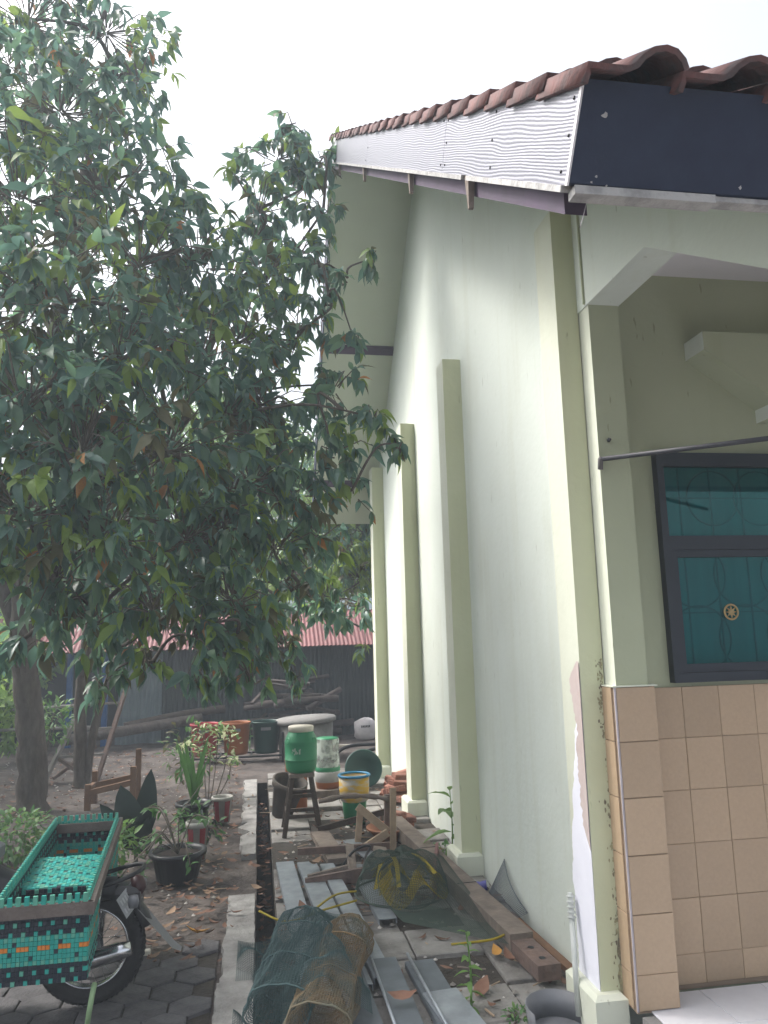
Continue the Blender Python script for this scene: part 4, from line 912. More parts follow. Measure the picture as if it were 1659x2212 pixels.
h = MB(); h.torus(nc+Vector((0,0,.06)), (0,0,1), .315, .006, 48, 6); h.torus(nc+Vector((.02,-.14,.15)), (.1,-.5,.8), .20, .005, 40, 6); h.build('hoop', net_green, e)
q = MB()
for pts in ([(-.16,.20,.10),(-.10,.05,.25),(-.05,-.06,.28),(-.06,-.25,.16)], [(.07,.10,.27),(.13,-.04,.27),(.20,-.16,.20)], [(-.17,.15,.16),(-.14,.0,.24),(-.2,-.16,.13)]):
    pp = smooth_path([nc+Vector(p) for p in pts], 6); q.add([v for p in pp for v in (p+Vector((-.014,0,0)), p+Vector((.014,0,.004)))], [(2*i,2*i+1,2*i+3,2*i+2) for i in range(len(pp)-1)])
q.build('yellow_band', net_yellow, e, fix=False)
q = MB()
for pts in ([(655,1985),(720,1935),(770,1925)], [(560,1968),(620,1990),(700,1965),(770,1945)], [(975,2040),(1060,2030),(1098,2015)]):
    MB().tube(smooth_path([gp(x, y, .10) for x, y in pts], 6), .007, 5).build('yellow_cord', net_yellow, e)
def fnv(p, q):
    a_ = nc+Vector((-.25,.1,.12)); x = -.22+.55*p; y = .25-1.25*q*(.6+.4*p); return nc+Vector((x+.12*q, y-.1, max(.075, .18*(1-q)+.05*math.sin(p*9)*(1-q)+.012)))
net_sheet(fnv, 44, 80, 'net_skirt', net_green, e, .0024)
# torn piece of window screen leaning on the wall, can, dustpan, apple-red ball
e = empty('wire_screen', (1.55,5.05,0), 'torn grey wire screen leaning against the gable wall', 'screen')
def fns(p, q):
    x = 1.47+.14*q; y = 5.22-.42*p; return Vector((x-.03*math.sin(p*3.1), y-.02*q, .0+q*(.26-.20*p)+.01))
net_sheet(fns, 40, 22, 'screen_mesh', galv_dark, e, .0032)
MB().tube(smooth_path([fns(p/6, 1) for p in range(7)], 3), .004, 5).build('wire_edge', galv_dark, e)
e = empty('drink_can', (1.52,5.42,.03), 'crushed blue and silver can among dry leaves by the wall', 'can')
m = Matrix.Rotation(R(80), 3, 'Y') @ Matrix.Rotation(R(20), 3, 'X')
MB().lathe([(0,-.055),(.026,-.055),(.032,-.045),(.030,-.01),(.026,.0),(.031,.02),(.032,.045),(.027,.055),(0,.054)], 18, 0, (1.50,5.42,.045), mats=[1,1,0,0,0,0,1,1], mtx=m).build('can_body', [mat('can_blue', (.10,.10,.36), .4), chrome], e)
dp = empty('dustpan', (1.34,3.66,0), 'grey long-handled dustpan with ribbed translucent grip beside the corner pilaster', 'dustpan')
q = MB(); vs = []
for j, (z, s) in enumerate(((.02,.92),(.13,1.0))):
    for k in range(13):
        a = R(-20+220*k/12); vs.append((1.30+.145*s*math.cos(a), 3.50+.17*s*math.sin(a), z))
q.add(vs, [(k, k+1, 14+k, 13+k) for k in range(12)], 0, True); q.add(vs[:13], [tuple(range(13))])
o = q.build('pan', grey_plastic, dp); so_ = o.modifiers.new('thick', 'SOLIDIFY'); so_.thickness = .005
ha, hb = gp(1250,2195,.06), at(1231,1928,3.64)
hp = mat('frosted_white_tube', (.60,.62,.60), .35, (.52,.54,.52), scale=10, trans=.35)
dd = (hb-ha); MB().tube([ha, ha+dd*.78], .0125, 12).build('handle', hp, dp)
q = MB(); pts = []; rs = []
for k in range(41):
    t = .78+.22*k/40; pts.append(ha+dd*t); rs.append(.0125+.008*max(0, math.sin((k/40)*5*2*math.pi)) if k < 38 else .011)
q.tube(pts, rs, 14); q.build('grip', hp, dp)
tag(MB().lathe([(0,-.020),(.012,-.017),(.019,-.008),(.021,0),(.018,.010),(.010,.017),(0,.015)], 16, 0, gp(1168,2178,.02)).build('red_fruit', red_plastic), 'small red fruit on the paving near the dustpan', 'fruit')
# clothes rod across the window
rd = empty('clothes_rod', (1.58,3.31,2.54), 'dark metal clothes rod running from the column across the window', 'rod')
MB().tube([(1.585,3.30,2.548), (2.157,2.885,2.548), (3.0,2.27,2.548)], .0115, 10).build('rod', mat('dark_rod', (.045,.045,.055), .5), rd)
MB().tube([(1.592,3.296,2.556), (1.586,3.30,2.548), (1.583,3.302,2.50)], .0125, 10).build('elbow', mat('grey_elbow', (.11,.10,.10), .6), rd)
q = MB().tube([(1.64,FY+.002,2.64),(1.64,FY-.03,2.645)], .004, 6); q.lathe([(0,-.012),(.012,0),(0,.012)], 8, 0, (1.64,FY-.012,2.645)); tag(q.build('wall_hook', black_m), 'small rusty wall hook on the column above the rod', 'hook')

# ------------------------------------------------------------------ motorcycle with a woven double basket
mc = empty('motorcycle', (-.81,4.30,0), 'dark motorcycle, rear wheel and licence plate showing right of the woven basket', 'motorcycle')
hx, hy, hz = -.83, 4.30, .262
def wheel(x, y, z, parent):
    w = bpy.data.objects.new('wheel', None); COL.objects.link(w); w.parent = parent; w.matrix_parent_inverse = Matrix.Translation(-parent.location)
    t = MB(); t.torus((x,y,z), (0,1,0), .222, .042, 48, 12)
    for k in range(60):
        a = 6.283*k/60; 
        for sy in (-1, 1):
            p0 = Vector((x+.263*math.cos(a), y+sy*.004, z+.263*math.sin(a))); a2 = a+.05
            p1 = Vector((x+.252*math.cos(a2), y+sy*.030, z+.252*math.sin(a2))); t.bar(p0, p1, .010, .008, (math.cos(a),0,math.sin(a)))
    t.build('tyre', rubber, w, fix=False)
    r_ = MB(); r_.torus((x,y-.018,z), (0,1,0), .182, .007, 48, 8); r_.torus((x,y+.018,z), (0,1,0), .182, .007, 48, 8); r_.lathe([(.178,-.018),(.178,.018)], 48, 0, (x,y,z), mtx=Matrix.Rotation(R(90),3,'X')); r_.build('rim', chrome, w)
    sp = MB()
    for k in range(28):
        a = 6.283*k/28; a2 = a+(.5 if k % 2 else -.5); sy = .02 if k % 4 < 2 else -.02
        sp.tube([(x+.045*math.cos(a2), y+sy, z+.045*math.sin(a2)), (x+.18*math.cos(a), y, z+.18*math.sin(a))], .0017, 5)
    tag(sp.build('spoke', chrome, w), kind='stuff')
    MB().lathe([(0,-.05),(.05,-.05),(.055,-.03),(.035,-.02),(.035,.02),(.055,.03),(.05,.05),(0,.05)], 24, 0, (x,y,z), mtx=Matrix.Rotation(R(90),3,'X')).build('hub', galv_dark, w)
wheel(hx, hy, hz, mc); wheel(hx-1.20, hy, hz, mc)
def fender(x, z, r0, a0, a1, w, name, m_):
    q = MB(); n = 14; vs = []
    for i in range(n+1):
        a = R(a0+(a1-a0)*i/n)
        for yy, dr in ((-w,-.03),(-w*.8,.0),(0,.012),(w*.8,.0),(w,-.03)): vs.append((x+(r0+dr)*math.cos(a), hy+yy, z+(r0+dr)*math.sin(a)))
    q.add(vs, [(i*5+j, i*5+j+1, (i+1)*5+j+1, (i+1)*5+j) for i in range(n) for j in range(4)], 0, True)
    o = q.build(name, m_, mc, fix=False); o.modifiers.new('t','SOLIDIFY').thickness = .004
fender(hx, hz, .30, 18, 130, .062, 'rear_fender', black_plastic)
fender(hx-1.2, hz, .30, 20, 150, .06, 'front_fender', black_plastic)
tail = Vector((hx+.20, hy, .44))
MB().add([(tail.x-.02,hy-.075,.50),(tail.x-.02,hy+.075,.50),(tail.x+.20,hy+.05,.24),(tail.x+.20,hy-.05,.24),(tail.x+.24,hy-.03,.215),(tail.x+.24,hy+.03,.215)], [(0,1,2,3),(3,2,5,4)], 0, True).build('mud_flap', grey_plastic, mc, fix=False)
pl = MB(); pa = Vector((tail.x+.035, hy-.05, .385)); ux = Vector((.045,.24,.0)).normalized()*.245; uy = Vector((.10,-.02,-.20)).normalized()*.125
pa = at(252,1944,4.16); ux = at(287,1900,4.32)-pa; uy = at(274,1984,4.14)-pa
nn_ = ux.cross(uy).normalized()*.003
pl.add([pa,pa+ux,pa+ux+uy,pa+uy,pa+nn_,pa+ux+nn_,pa+ux+uy+nn_,pa+uy+nn_], [(0,1,2,3),(7,6,5,4),(0,4,5,1),(1,5,6,2),(2,6,7,3),(3,7,4,0)]); plo = pl.build('licence_plate', plate_m, mc)
q = MB(); emb = mat('plate_relief', (.52,.53,.54), .5)
for row in range(2):
    for k in range(7):
        c0 = pa+ux*(.07+.125*k)+uy*(.18+.42*row); 
        for sg in (-1, 1):
            off = -nn_.normalized()*.0022 if sg < 0 else nn_*1.6
            q.add([c0+off, c0+ux*.07+off, c0+ux*.07+uy*.26+off, c0+uy*.26+off], [(0,1,2,3)])
tag(q.build('plate_relief', emb, plo, fix=False), kind='stuff')
MB().lathe([(0,0),(.045,0),(.05,.03),(.03,.055),(0,.06)], 20, 0, (tail.x-.0,hy,.53), mtx=Matrix.Rotation(R(70),3,'Y')).build('tail_light', mat('dull_red_lens', (.04,.01,.012), .4), mc)
MB().bev(tail.x-.10, tail.x+.04, hy-.07, hy+.07, .44, .545, .03).build('tail_cover', black_plastic, mc)
MB().tube(smooth_path([(hx+.0,hy-.13,.56),(hx+.16,hy-.12,.60),(hx+.24,hy-.05,.62),(hx+.24,hy+.05,.62),(hx+.16,hy+.12,.60),(hx+.0,hy+.13,.56)], 5), .011, 8).build('grab_rail', black_m, mc)
for sy in (-1, 1):
    MB().tube([(hx+.02,hy+sy*.10,.26),(hx+.05,hy+sy*.11,.56)], .017, 10).build('shock', chrome, mc)
    MB().lathe([(0,-.03),(.022,-.026),(.028,0),(.022,.026),(0,.03)], 12, 0, (tail.x+.02,hy+sy*.14,.50)).build('indicator', grey_plastic, mc)
MB().tube(smooth_path([(hx-.55,hy-.15,.22),(hx-.2,hy-.16,.22),(hx+.22,hy-.17,.30)], 5), [.025,.03,.035,.035,.04,.04,.04,.04,.04,.04,.03], 10).build('exhaust', chrome, mc)
b = MB(); vs = []; n = 12
for i, (x, w, z0, z1) in enumerate([(hx-1.02,.05,.60,.72),(hx-.9,.12,.50,.80),(hx-.72,.14,.46,.80),(hx-.5,.13,.46,.70),(hx-.32,.12,.46,.61),(hx+.12,.08,.48,.58)]):
    for k in range(n): a = 6.283*k/n; vs.append((x, hy+w*math.cos(a), (z0+z1)/2+(z1-z0)/2*math.sin(a)))
b.add(vs, [(i*n+k, i*n+(k+1)%n, (i+1)*n+(k+1)%n, (i+1)*n+k) for i in range(5) for k in range(n)], 0, True); b.build('body', black_plastic, mc)
MB().bev(hx-.95, hx-.46, hy-.12, hy+.12, .70, .78, .03).build('seat', grey_plastic, mc)
MB().bev(hx-.75, hx-.40, hy-.13, hy+.13, .18, .46, .04).build('engine', galv_dark, mc)
for sy in (-1, 1): MB().tube([(hx-1.2,hy+sy*.07,.26),(hx-1.02,hy+sy*.07,.80)], .02, 10).build('fork', chrome, mc)
MB().tube(smooth_path([(hx-.92,hy-.33,.95),(hx-1.0,hy-.12,.92),(hx-1.02,hy,.86),(hx-1.0,hy+.12,.92),(hx-.92,hy+.33,.95)], 5), .012, 8).build('handlebar', black_m, mc)
MB().lathe([(0,0),(.08,.01),(.075,.10),(0,.12)], 20, 0, (hx-1.05,hy,.80), mtx=Matrix.Rotation(R(-90),3,'Y')).build('headlight', chrome, mc)
MB().bar((hx-.45,hy-.12,.2),(hx-.38,hy-.30,.0),.02,.02).build('side_stand', black_m, mc)

bk = empty('woven_basket', (-.96,4.3,.29), 'woven teal and navy strap basket with orange dashes straddling the motorcycle', 'basket')
BX0, BX1, BY0, BY1, BZ0, BZ1 = -1.065, -.705, 3.58, 5.12, .385, .70
SK = -.095     # the frame is set slightly askew
def skew(p): return Vector((p[0] + SK*(p[1]-BY0), p[1], p[2]))
BM = [navy_strap, teal_a, teal_b, orange_strap, teal_c]
def weave(o, u, v, nu, nv, pat, name, out):
    "strap weave: each crossing is a slightly domed patch, the upper strap standing proud"
    b = MB(); o = Vector(o); u = Vector(u); v = Vector(v); n = Vector(out).normalized()
    for j in range(nv):
        for i in range(nu):
            m_ = pat(i, j, nu, nv); over = (i+j) % 2 == 0; h = .0045 if m_ else .0015
            if over: h += .0012
            p = [o+u*((i+a)/nu)+v*((j+c)/nv) for a, c in ((0,0),(1,0),(1,1),(0,1))]
            q = [o+u*((i+a)/nu)+v*((j+c)/nv)+n*h for a, c in ((.05,.05),(.95,.05),(.95,.95),(.05,.95))]
            b.add([skew(w) for w in p+q], [(4,5,6,7),(0,1,5,4),(1,2,6,5),(2,3,7,6),(3,0,4,7)], m_)
    return tag(b.build(name, BM, bk, fix=False), kind='stuff')
def pat_face(i, j, nu, nv):
    t = j/nv
    if .28 <= t < .52:
        if .37 <= t < .42: return 3 if i % 5 in (0, 1, 2) else 1
        return 1 if (i*3+j*4) % 11 else 0
    if .52 <= t < .56 or .23 <= t < .28: return 2 if (i+j) % 2 else 1
    if t > .93: return 2 if i % 2 else 1
    if j % 2 == 0 and i % 3 == (0 if (j//2) % 2 else 1): return 1 if (i+j*5) % 4 else 2
    return 0
def pat_teal(i, j, nu, nv): return [1, 2, 4, 1, 2, 1, 4][(i*3+j*5+(i*j) % 3) % 7] if (i+j*2) % 9 else 0
W, D = BX1-BX0, BY1-BY0; Hh = BZ1-BZ0
weave((BX0,BY0,BZ0), (W,0,0), (0,0,Hh), 22, 17, pat_face, 'near_panel', (0,-1,0))
weave((BX0,BY0+.008,BZ0), (W,0,0), (0,0,Hh), 22, 17, pat_face, 'near_panel_inside', (0,1,0))
weave((BX0,BY1,BZ0), (W,0,0), (0,0,Hh), 22, 17, pat_face, 'far_panel', (0,-1,0))
D1, D2 = .42, .64        # near box, far box
weave((BX1,BY0,BZ0), (0,D1,0), (0,0,Hh), 22, 17, pat_face, 'side_panel', (1,0,0))
weave((BX1,BY1-D2,BZ0), (0,D2,0), (0,0,Hh), 32, 17, pat_face, 'side_panel', (1,0,0))
weave((BX1,BY0+D1,.60), (0,D-D1-D2,0), (0,0,BZ1-.60), 24, 5, pat_teal, 'side_panel', (1,0,0))
weave((BX0+.006,BY0,BZ0), (0,D,0), (0,0,Hh), 76, 17, pat_face, 'side_panel', (1,0,0))
weave((BX1-.006,BY0,.58), (0,D,0), (0,0,BZ1-.58), 76, 6, pat_face, 'side_panel', (-1,0,0))
weave((BX0,BY0+D1,.635), (W,0,0), (0,D-D1-D2,.015), 19, 20, pat_teal, 'bridge', (0,0,1))
weave((BX0,BY0+D1-.005,BZ0), (W,0,0), (0,0,.25), 19, 13, pat_face, 'inner_panel', (0,-1,0))
weave((BX0,BY1-D2+.005,BZ0), (W,0,0), (0,0,.25), 19, 13, pat_face, 'inner_panel', (0,1,0))
for y0, dd_ in ((BY0, D1), (BY1-D2, D2)): weave((BX0,y0,BZ0+.004), (W,0,0), (0,dd_,0), 19, 22, lambda i, j, a, b: 0, 'floor_panel', (0,0,1))
rimw = mat('grey_frame_wood', (.14,.115,.10), .85, (.10,.08,.07), scale=14, bump=.3)
for a_, b_ in (((BX0-.02,BY0-.014,BZ1-.03),(BX1+.02,BY0-.014,BZ1-.03)), ((BX1+.014,BY0-.03,BZ1-.03),(BX1+.014,BY1+.03,BZ1-.03)), ((BX0-.014,BY0-.03,BZ1-.03),(BX0-.014,BY1+.03,BZ1-.03)), ((BX0,BY1-.016,BZ1-.04),(BX1,BY1-.016,BZ1-.04))):
    MB().bar(skew(a_), skew(b_), .022, .05).build('frame_rail', rimw, bk)
q = MB()
for k in range(11):
    x = BX0+.01+k*.033
    for y_ in (BY0-.016, BY1+.0): q.bar(skew((x,y_,BZ1+.012)), skew((x+.018,y_,BZ1+.012)), .012, .035, mi=1 if k % 2 else 2)
for k in range(43):
    y_ = BY0+.02+k*.035
    for x in (BX0+.004, BX1-.004): q.bar(skew((x,y_,BZ1+.012)), skew((x,y_+.018,BZ1+.012)), .012, .034, mi=1 if k % 2 else 2)
tag(q.build('rim_wrap', BM, bk), kind='stuff')
e = empty('green_stick', gp(190,2230), 'pale green stick standing in front of the woven basket', 'stick')
MB().tube(smooth_path([gp(176,2300,.0), at(192,2190,3.55), at(204,2125,3.62)], 5), .011, 8).build('shaft', mat('pale_green_stick', (.20,.30,.16), .6), e)

# ------------------------------------------------------------------ potted plants, shrubs, weeds
def leafy(b, p, d, L, mi=0, small=True, roll=None, r=rnd):
    m = leaf_matrix(Vector(p), d, L, r.uniform(-.6,.6) if roll is None else roll); v, f = (LEAFS if small else LEAFV)[r.randrange(2)]
    b.add([m @ Vector(w) for w in v], f, mi, True)
def bush(name, c, rx, rz, n, L, label, mats, cat='plant', group=None, seed=0, stems=6):
    r = random.Random(seed); e = empty(name, (c[0],c[1],0), label, cat, group); b = MB(); s = MB(); c = Vector(c)
    for k in range(stems):
        a = r.uniform(0,6.28); tip = c+Vector((math.cos(a)*rx*.7, math.sin(a)*rx*.7, r.uniform(0,rz*.8))); s.tube(smooth_path([(c.x+r.uniform(-.03,.03),c.y,max(0,c.z-rz)-.01), c.lerp(tip,.4)+Vector((0,0,-rz*.2)), tip], 4), .004, 5)
    for k in range(n):
        u = Vector((r.gauss(0,1), r.gauss(0,1), r.gauss(.1,.9))).normalized()*r.uniform(.45,1.0)
        p = c+Vector((u.x*rx, u.y*rx, max(u.z*rz, -c.z+.02))); leafy(b, p, u+Vector((r.gauss(0,.5), r.gauss(0,.5), r.gauss(.05,.5))), L*r.uniform(.6,1.3), 0 if r.random() < .7 else 1, r=r)
    s.build('stem', twig_m, e); tag(b.build('foliage', mats, e, fix=False), kind='stuff'); return e
def pot(name, c, r0, h, label, m_, stripes=None):
    e = empty(name, c, label, 'pot', 'plant pots in the yard')
    MB().lathe([(0,0),(r0*.72,0),(r0*.95,h*.86),(r0*1.06,h*.87),(r0*1.06,h),(r0*.9,h),(r0*.86,h*.85)], 26, 0, c).build('pot_wall', m_, e)
    MB().lathe([(0,h*.86),(r0*.88,h*.85)], 20, 0, c).build('soil', soil, e)
    if stripes:
        q = MB()
        for k in range(10):
            if k % 2: continue
            a0 = 6.283*k/10; vs = []
            for t in range(5):
                a = a0+.628*t/4; vs += [(c[0]+r0*.74*math.cos(a), c[1]+r0*.74*math.sin(a), c[2]+h*.04), (c[0]+r0*.97*math.cos(a), c[1]+r0*.97*math.sin(a), c[2]+h*.85)]
            q.add(vs, [(2*i,2*i+2,2*i+3,2*i+1) for i in range(4)], 0, True)
        tag(q.build('stripes', stripes, e, fix=False), kind='stuff')
    return e
bush('herb_bush', (-2.0,7.0,.22), .42, .20, 620, .075, 'low spreading green herb bush at the left edge behind the basket', [plant_g, plant_light], 'bush', seed=1)
bush('light_green_plant', (-1.12,6.35,.26), .24, .20, 240, .08, 'soft light green plant just behind the basket', [plant_light, plant_g], 'plant', seed=2)
bush('small_shrub', (-2.75,11.0,.75), .42, .35, 260, .10, 'thin small-leaved shrub between the trunks and the ladder', [plant_g, plant_light], 'shrub', seed=3)
bush('potted_herb', (-.52,6.95,.22), .20, .18, 150, .07, 'dense dark green potted plant behind the front black pot', [plant_g, plant_dark], 'plant', seed=4)
bush('cream_shrub', (-.80,9.3,.50), .30, .38, 150, .09, 'leafy green shrub standing between the wooden chair and the cream plant', [plant_g, L_BRONZE], 'shrub', seed=14)
bush('edge_shrub', (-3.3,8.6,.45), .45, .45, 420, .09, 'leafy shrub at the left picture edge beside the thick trunk', [plant_g, plant_light], 'shrub', seed=15)
bush('grassy_weed', (1.47,6.45,.03), .12, .05, 90, .045, 'tiny weed patch on the paving beside the broad-leaved weed', [plant_g, plant_light], 'weed', seed=16)
bush('grassy_weed', (1.18,3.70,.01), .08, .025, 60, .03, 'tiny weed tuft next to the red fruit', [plant_g, plant_light], 'weed', seed=17)
pot('plant_pot', (-.60,6.22,0), .20, .22, 'black pot with dry leaves and a straggly plant, nearest the drain', black_plastic)
pot('plant_pot', (-.62,7.85,0), .16, .24, 'black pot holding the sword-leaved plant', black_plastic)
pot('plant_pot', (-.36,8.05,0), .10, .24, 'red and white striped pot at the edge of the dirt yard', mat('dull_cream_plastic', (.36,.35,.32), .6), mat('dull_red_stripe', (.24,.035,.04), .5))
pot('plant_pot', (-.50,6.75,0), .09, .30, 'red striped cup pot hidden behind the straggly plant', MATS['dull_cream_plastic'], MATS['dull_red_stripe'])
r2 = random.Random(41)
e = empty('straggly_plant', (-.60,6.22,.19), 'straggly bare-stemmed plant drooping from the front black pot', 'plant'); s = MB(); b = MB()
for k in range(9):
    a = r2.uniform(2.2,5.4); L_ = r2.uniform(.25,.5); base = Vector((-.60,6.22,.19)); tip = base+Vector((math.cos(a)*L_*.9, math.sin(a)*L_*.6, r2.uniform(-.22,.35))); mid = base.lerp(tip,.5)+Vector((0,0,.14))
    s.tube(smooth_path([base,mid,tip],5), .005, 5)
    for q_ in range(9): leafy(b, mid.lerp(tip, r2.random()), (r2.gauss(0,1),r2.gauss(0,1),r2.gauss(0,.6)), .07, 0, r=r2)
s.build('stem', twig_m, e); tag(b.build('foliage', [plant_g], e, fix=False), kind='stuff')
e = empty('bare_stick', (-.9,5.9,0), 'thin bare stick leaning diagonally across the front black pot', 'stick')
MB().tube([(-.95,5.55,.20), (-.62,6.45,.42), (-.44,6.9,.62)], [.006,.005,.003], 6).build('shaft', twig_m, e)
def sword(name, c, n, L, label, m_, seed, wid=.05, spread=.35):
    r = random.Random(seed); e = empty(name, c, label, 'plant')
    for k in range(n):
        a = r.uniform(0,6.28); t = Vector((math.cos(a)*spread*r.uniform(.2,1), math.sin(a)*spread*r.uniform(.2,1), 1)).normalized(); s_ = t.cross(Vector((0,1,.2))).normalized(); l = L*r.uniform(.65,1.1); vs = []
        for i in range(7):
            q = i/6; w = wid*(.55+.45*math.sin(min(1,q*1.4)*1.57))*(1-q**4) if i < 6 else .001
            ctr = Vector(c)+t*l*q+Vector((math.cos(a), math.sin(a), 0))*.10*l*q*q; vs += [ctr-s_*w/2, ctr+t.cross(s_)*w*.15, ctr+s_*w/2]
        b = MB(); b.add(vs, [f for i in range(6) for f in ((3*i,3*i+1,3*i+4,3*i+3),(3*i+1,3*i+2,3*i+5,3*i+4))], 0, True); b.build('leaf', m_, e, fix=False)
sword('sword_plant', (-.62,7.85,.2), 7, .62, 'tall sword-leaved plant in a black pot', plant_g, 5, .05, .3)
def bigleaf(e, base, tip, w, m_):
    base = Vector(base); tip = Vector(tip); ax = tip-base; s_ = ax.cross(Vector((.2,-1,.1))).normalized(); nrm = s_.cross(ax).normalized(); vs = []; n = 9
    for i in range(n):
        q = i/(n-1); ww = w*(math.sin(min(1, q*1.9+.12)*1.57))*(1-q**3)**.8 if i < n-1 else .002; c_ = base+ax*q+nrm*.10*ax.length*math.sin(q*3.14)
        vs += [c_-s_*ww/2+nrm*ww*.18, c_, c_+s_*ww/2+nrm*ww*.18]
    b = MB(); b.add(vs, [f for i in range(n-1) for f in ((3*i,3*i+1,3*i+4,3*i+3),(3*i+1,3*i+2,3*i+5,3*i+4))], 0, True); b.build('leaf', m_, e, fix=False)
e = empty('dark_leaf_plant', (-1.0,6.9,0), 'plant with broad nearly black upright leaves behind the basket', 'plant')
for a_, b_, w in (((-1.0,6.9,.1), (-1.13,6.85,.60), .26), ((-.98,6.92,.1), (-.90,6.95,.70), .20), ((-1.0,6.9,.1), (-1.28,6.8,.47), .16), ((-1.0,6.88,.05), (-.88,6.75,.36), .18), ((-1.02,6.9,.08), (-1.05,6.75,.38), .20)): bigleaf(e, a_, b_, w, plant_dark)
MB().tube([(-1.0,6.9,-.02),(-1.0,6.9,.15)], .018, 6).build('stem', twig_m, e)
e = empty('cream_plant', (-.56,9.0,0), 'slender plant with cream variegated leaf tufts in front of the bins', 'plant'); s = MB(); b = MB(); r2 = random.Random(8)
for k, (dx, top) in enumerate(((-.22,.62),(-.05,.80),(.10,.76),(.22,.72),(.02,.55),(.26,.45))):
    base = Vector((-.56+dx*.3,9.0,0)); tip = Vector((-.56+dx,9.0+r2.uniform(-.1,.1),top)); s.tube(smooth_path([base, base.lerp(tip,.5)+Vector((dx*.2,0,.03)), tip],4), .006, 5)
    for q_ in range(30): leafy(b, tip+Vector((r2.gauss(0,.06), r2.gauss(0,.06), r2.gauss(-.02,.05))), (r2.gauss(0,1), r2.gauss(0,1), r2.gauss(.5,.6)), .085, 0 if r2.random() < .7 else 1, r=r2)
s.build('stem', twig_m, e); tag(b.build('foliage', [plant_cream, plant_light], e, fix=False), kind='stuff')
def weed(name, base, h, leaves, label, seed, m_=plant_light, L=.16):
    r = random.Random(seed); e = empty(name, base, label, 'weed'); base = Vector(base); top = base+Vector((r.uniform(-.03,.01), r.uniform(-.03,.03), h))
    MB().tube(smooth_path([base, base.lerp(top,.5)+Vector((.01,0,0)), top],5), [.006]*6+[.004]*5, 6).build('stem', m_, e)
    for k in range(leaves):
        t = (k+1)/leaves; a = k*2.4+seed; b = MB(); leafy(b, base.lerp(top,t), (math.cos(a), math.sin(a), .9*t-.35), L*(1.1-.4*t), 0, False, r.uniform(-.3,.3), r); b.build('leaf', m_, e, fix=False)
weed('broad_leaf_weed', (1.50,6.22,0), .52, 10, 'broad-leaved weed growing at the foot of the wall between pilasters', 2, plant_light, .28)
weed('sprout', gp(1018,2185), .34, 16, 'bright green sprout with paired leaves in front of the steel channels', 5, plant_light, .085)
weed('sprout', (-.15,12.6,0), .5, 8, 'thin leafy sprout behind the waste bins', 6, plant_g, .14)

# ------------------------------------------------------------------ wooden chair frame, ladder
e = empty('wooden_chair', (-1.6,9.2,0), 'low orange-brown wooden chair frame in the dirt yard', 'chair')
for x_, h in ((-1.83,.34),(-1.36,.56)):
    for y_ in (9.05, 9.40): MB().bar((x_,y_,-.02),(x_,y_,h if y_ > 9.2 else h*.75),.06,.05,(0,1,0)).build('leg', wood_orange, e)
MB().bar((-1.86,9.05,.16),(-1.33,9.05,.26),.04,.06).build('rail', wood_orange, e); MB().bar((-1.86,9.40,.18),(-1.33,9.40,.27),.04,.06).build('rail', wood_orange, e)
MB().bar((-1.83,9.05,.20),(-1.83,9.40,.20),.04,.05).build('rail', wood_orange, e)
e = empty('wooden_trestle', (-2.5,11.2,0), 'pale wooden trestle ladder leaning behind the two trees', 'ladder')
ld = mat('grey_pole', (.24,.225,.215), .9, (.17,.16,.15), scale=9)
MB().bar((-2.75,10.8,-.02),(-2.30,11.6,1.25),.05,.05).build('rail', ld, e); MB().bar((-2.1,10.9,-.02),(-1.85,11.7,1.25),.05,.05).build('rail', wood_brown, e)
for t in (.25,.5,.75,.95): MB().bar(Vector((-2.75,10.8,-.02)).lerp(Vector((-2.30,11.6,1.25)),t), Vector((-2.1,10.9,-.02)).lerp(Vector((-1.85,11.7,1.25)),t), .04, .03).build('rung', ld, e)
MB().bar((-2.6,11.0,.28),(-2.2,10.9,.02),.05,.04).build('brace', wood_brown, e); MB().bar((-2.65,10.95,.04),(-2.2,11.3,.38),.05,.04).build('brace', wood_brown, e)
for (a_, b_, lab) in (((-3.9,12.9,.78),(-2.4,12.8,.84),'pale pole tied across the front of the shed, upper'), ((-4.0,12.6,.52),(-2.5,12.7,.50),'pale pole across the front of the shed, lower')):
    tag(MB().tube([a_, b_], .022, 8).build('pale_pole', ld), lab, 'pole')

# ------------------------------------------------------------------ leaf litter and fallen leaves
LM = [brown_leaf, brown_leaf2, tan_leaf]
def curl_leaf(b, p, L, r, mi):
    yaw = r.uniform(0,6.28); cup = r.uniform(.1,.55); vs = []
    for i, w in enumerate([.05,.7,1,.75,.02]):
        t = i/4; x = (t-.5)*L; lift = cup*L*.5*(2*t-1)**2+r.uniform(0,.006)
        for sgn in (-1,0,1): vs.append(Vector((x, sgn*w*L*.22, lift+(abs(sgn)*w*L*.22*cup*.9))))
    m = Matrix.Translation(Vector(p)+Vector((0,0,.004))) @ Matrix.Rotation(yaw,4,'Z') @ Matrix.Rotation(r.uniform(-.3,.3),4,'X') @ Matrix.Rotation(r.uniform(-.2,.2),4,'Y')
    b.add([m @ v for v in vs], [f for i in range(4) for f in ((3*i,3*i+1,3*i+4,3*i+3),(3*i+1,3*i+2,3*i+5,3*i+4))], mi, True)
r2 = random.Random(77); b = MB()
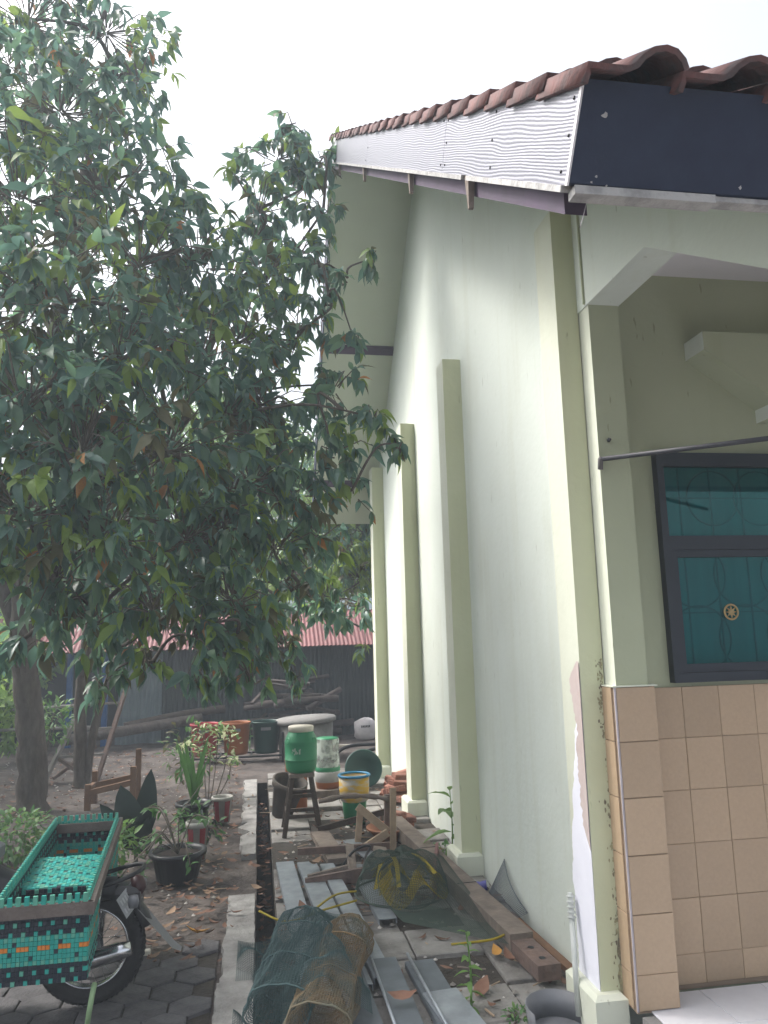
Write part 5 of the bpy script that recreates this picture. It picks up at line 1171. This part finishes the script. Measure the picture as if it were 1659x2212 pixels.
for k in range(1500):
    t = r2.random()
    if t < .55: x, y, z = r2.uniform(-3.6,-.2), r2.uniform(5.0,13.5), .012
    elif t < .70: x, y, z = r2.gauss(-.45,.22), r2.uniform(4.6,9.5), .015
    elif t < .84: x, y, z = r2.uniform(.12,1.55), r2.uniform(3.4,9.8), .006
    elif t < .90: x, y, z = r2.gauss(.75,.35), r2.uniform(5.2,7.6), .02
    else: x, y, z = r2.uniform(DX0+.02,DX1-.02), r2.uniform(3,10), -.27+r2.uniform(0,.06)
    if DX0-.2 < x < DX0 and z > 0: z = .02
    if x > 1.55: continue
    far = min(1.0, y/7)
    curl_leaf(b, (x,y,z), r2.uniform(.04,.10), r2, r2.choices([0,1,2],[40,42,18])[0])
tag(b.build('leaf_litter', LM, fix=False), 'scattered dry brown leaves over the yard and walkway', 'leaves', kind='stuff')
pb2 = MB(); 
for k in range(1400):
    x, y = r2.uniform(-3.8,-.25), r2.uniform(5.0,13.8)
    if r2.random() < .25: x, y = r2.uniform(.15,1.6), r2.uniform(3.3,9.5)
    s_ = r2.uniform(.005,.018); c_ = Vector((x,y,.004)); n = 5
    pb2.add([c_+Vector((s_*math.cos(6.28*i/n)*r2.uniform(.7,1.3), s_*math.sin(6.28*i/n)*r2.uniform(.7,1.3), 0)) for i in range(n)]+[c_+Vector((0,0,s_*.8))], [(i,(i+1)%n,n) for i in range(n)], 0 if r2.random() < .7 else 1)
tag(pb2.build('gravel', [mat('pebble_grey', (.26,.24,.22), .95), mat('pebble_pale', (.48,.45,.42), .95)], fix=False), 'small stones and crumbs strewn on the dirt', 'gravel', kind='stuff')
for (p, L_, m_, lab) in ((gp(425,2018,.01), .15, yel_leaf, 'single large yellow leaf lying on the dirt left of the drain'), (gp(945,1838,.02), .13, yel_leaf, 'orange leaf lying below the broad-leaved weed'), (gp(1075,2062,.03), .13, yel_leaf, 'orange-yellow leaf lying on the paving beside the timber beam'),
                        (gp(1040,2140,.02), .17, brown_leaf, 'large brown curled leaf right of the bright sprout'), (gp(1100,2075,.03), .13, brown_leaf, 'reddish curled leaf against the near end of the timber beam'), (gp(870,2160,.09), .14, brown_leaf, 'brown leaf caught between the dull steel channels'),
                        (gp(680,1868,.09), .16, tan_leaf, 'tan leaf lying across the second steel channel'), (gp(655,1965,.09), .12, brown_leaf, 'reddish leaf on the leftmost steel channel'), (gp(1062,1938,.02), .14, brown_leaf, 'brown leaf curled round the crushed can'), (gp(370,1975,.01), .12, tan_leaf, 'pale tan leaf on the pavers edge')):
    q = MB(); curl_leaf(q, p, L_, r2, 0); tag(q.build('fallen_leaf', m_, fix=False), lab, 'leaf', 'large fallen leaves')
MB_ = MB().bev(-.03,.03,-.02,.02,0,.025,.005); o = MB_.build('white_chip', white_plastic); o.location = gp(313,2062,.0); tag(o, 'small white plastic chip lying on the pavers', 'chip')

q = MB(); r2 = random.Random(91)
for k in range(420):
    x, y = (r2.uniform(-3.5,-.25), r2.uniform(5,13)) if r2.random() < .5 else (r2.uniform(.13,1.5), r2.uniform(3.3,9.6))
    a = r2.uniform(0,6.28); l = r2.uniform(.03,.16); p = Vector((x,y,.012)); d_ = Vector((math.cos(a), math.sin(a), r2.uniform(-.02,.08)))*l
    q.bar(p, p+d_, r2.uniform(.003,.010), r2.uniform(.003,.006), mi=r2.randrange(3))
tag(q.build('twig_litter', [wood_dark, wood_grey, wood_tan]), 'splinters and twigs strewn over walkway and yard', 'twigs', kind='stuff')

# ------------------------------------------------------------------ scattering volume, added to imitate a veil in the lens
hz_ = MB().box(-151, 151, -151, 151, -1.5, 11).build('lens_veil_haze', [])
hm_ = bpy.data.materials.new('lens_veil_volume'); hm_.use_nodes = True; nt = hm_.node_tree; nt.nodes.remove(nt.nodes['Principled BSDF'])
pvn = nt.nodes.new('ShaderNodeVolumePrincipled'); pvn.inputs['Color'].default_value = (.80, .90, 1, 1); pvn.inputs['Density'].default_value = .0080; pvn.inputs['Anisotropy'].default_value = .2
nt.links.new(pvn.outputs[0], nt.nodes['Material Output'].inputs['Volume']); hz_.data.materials.append(hm_); hz_['kind'] = 'stuff'
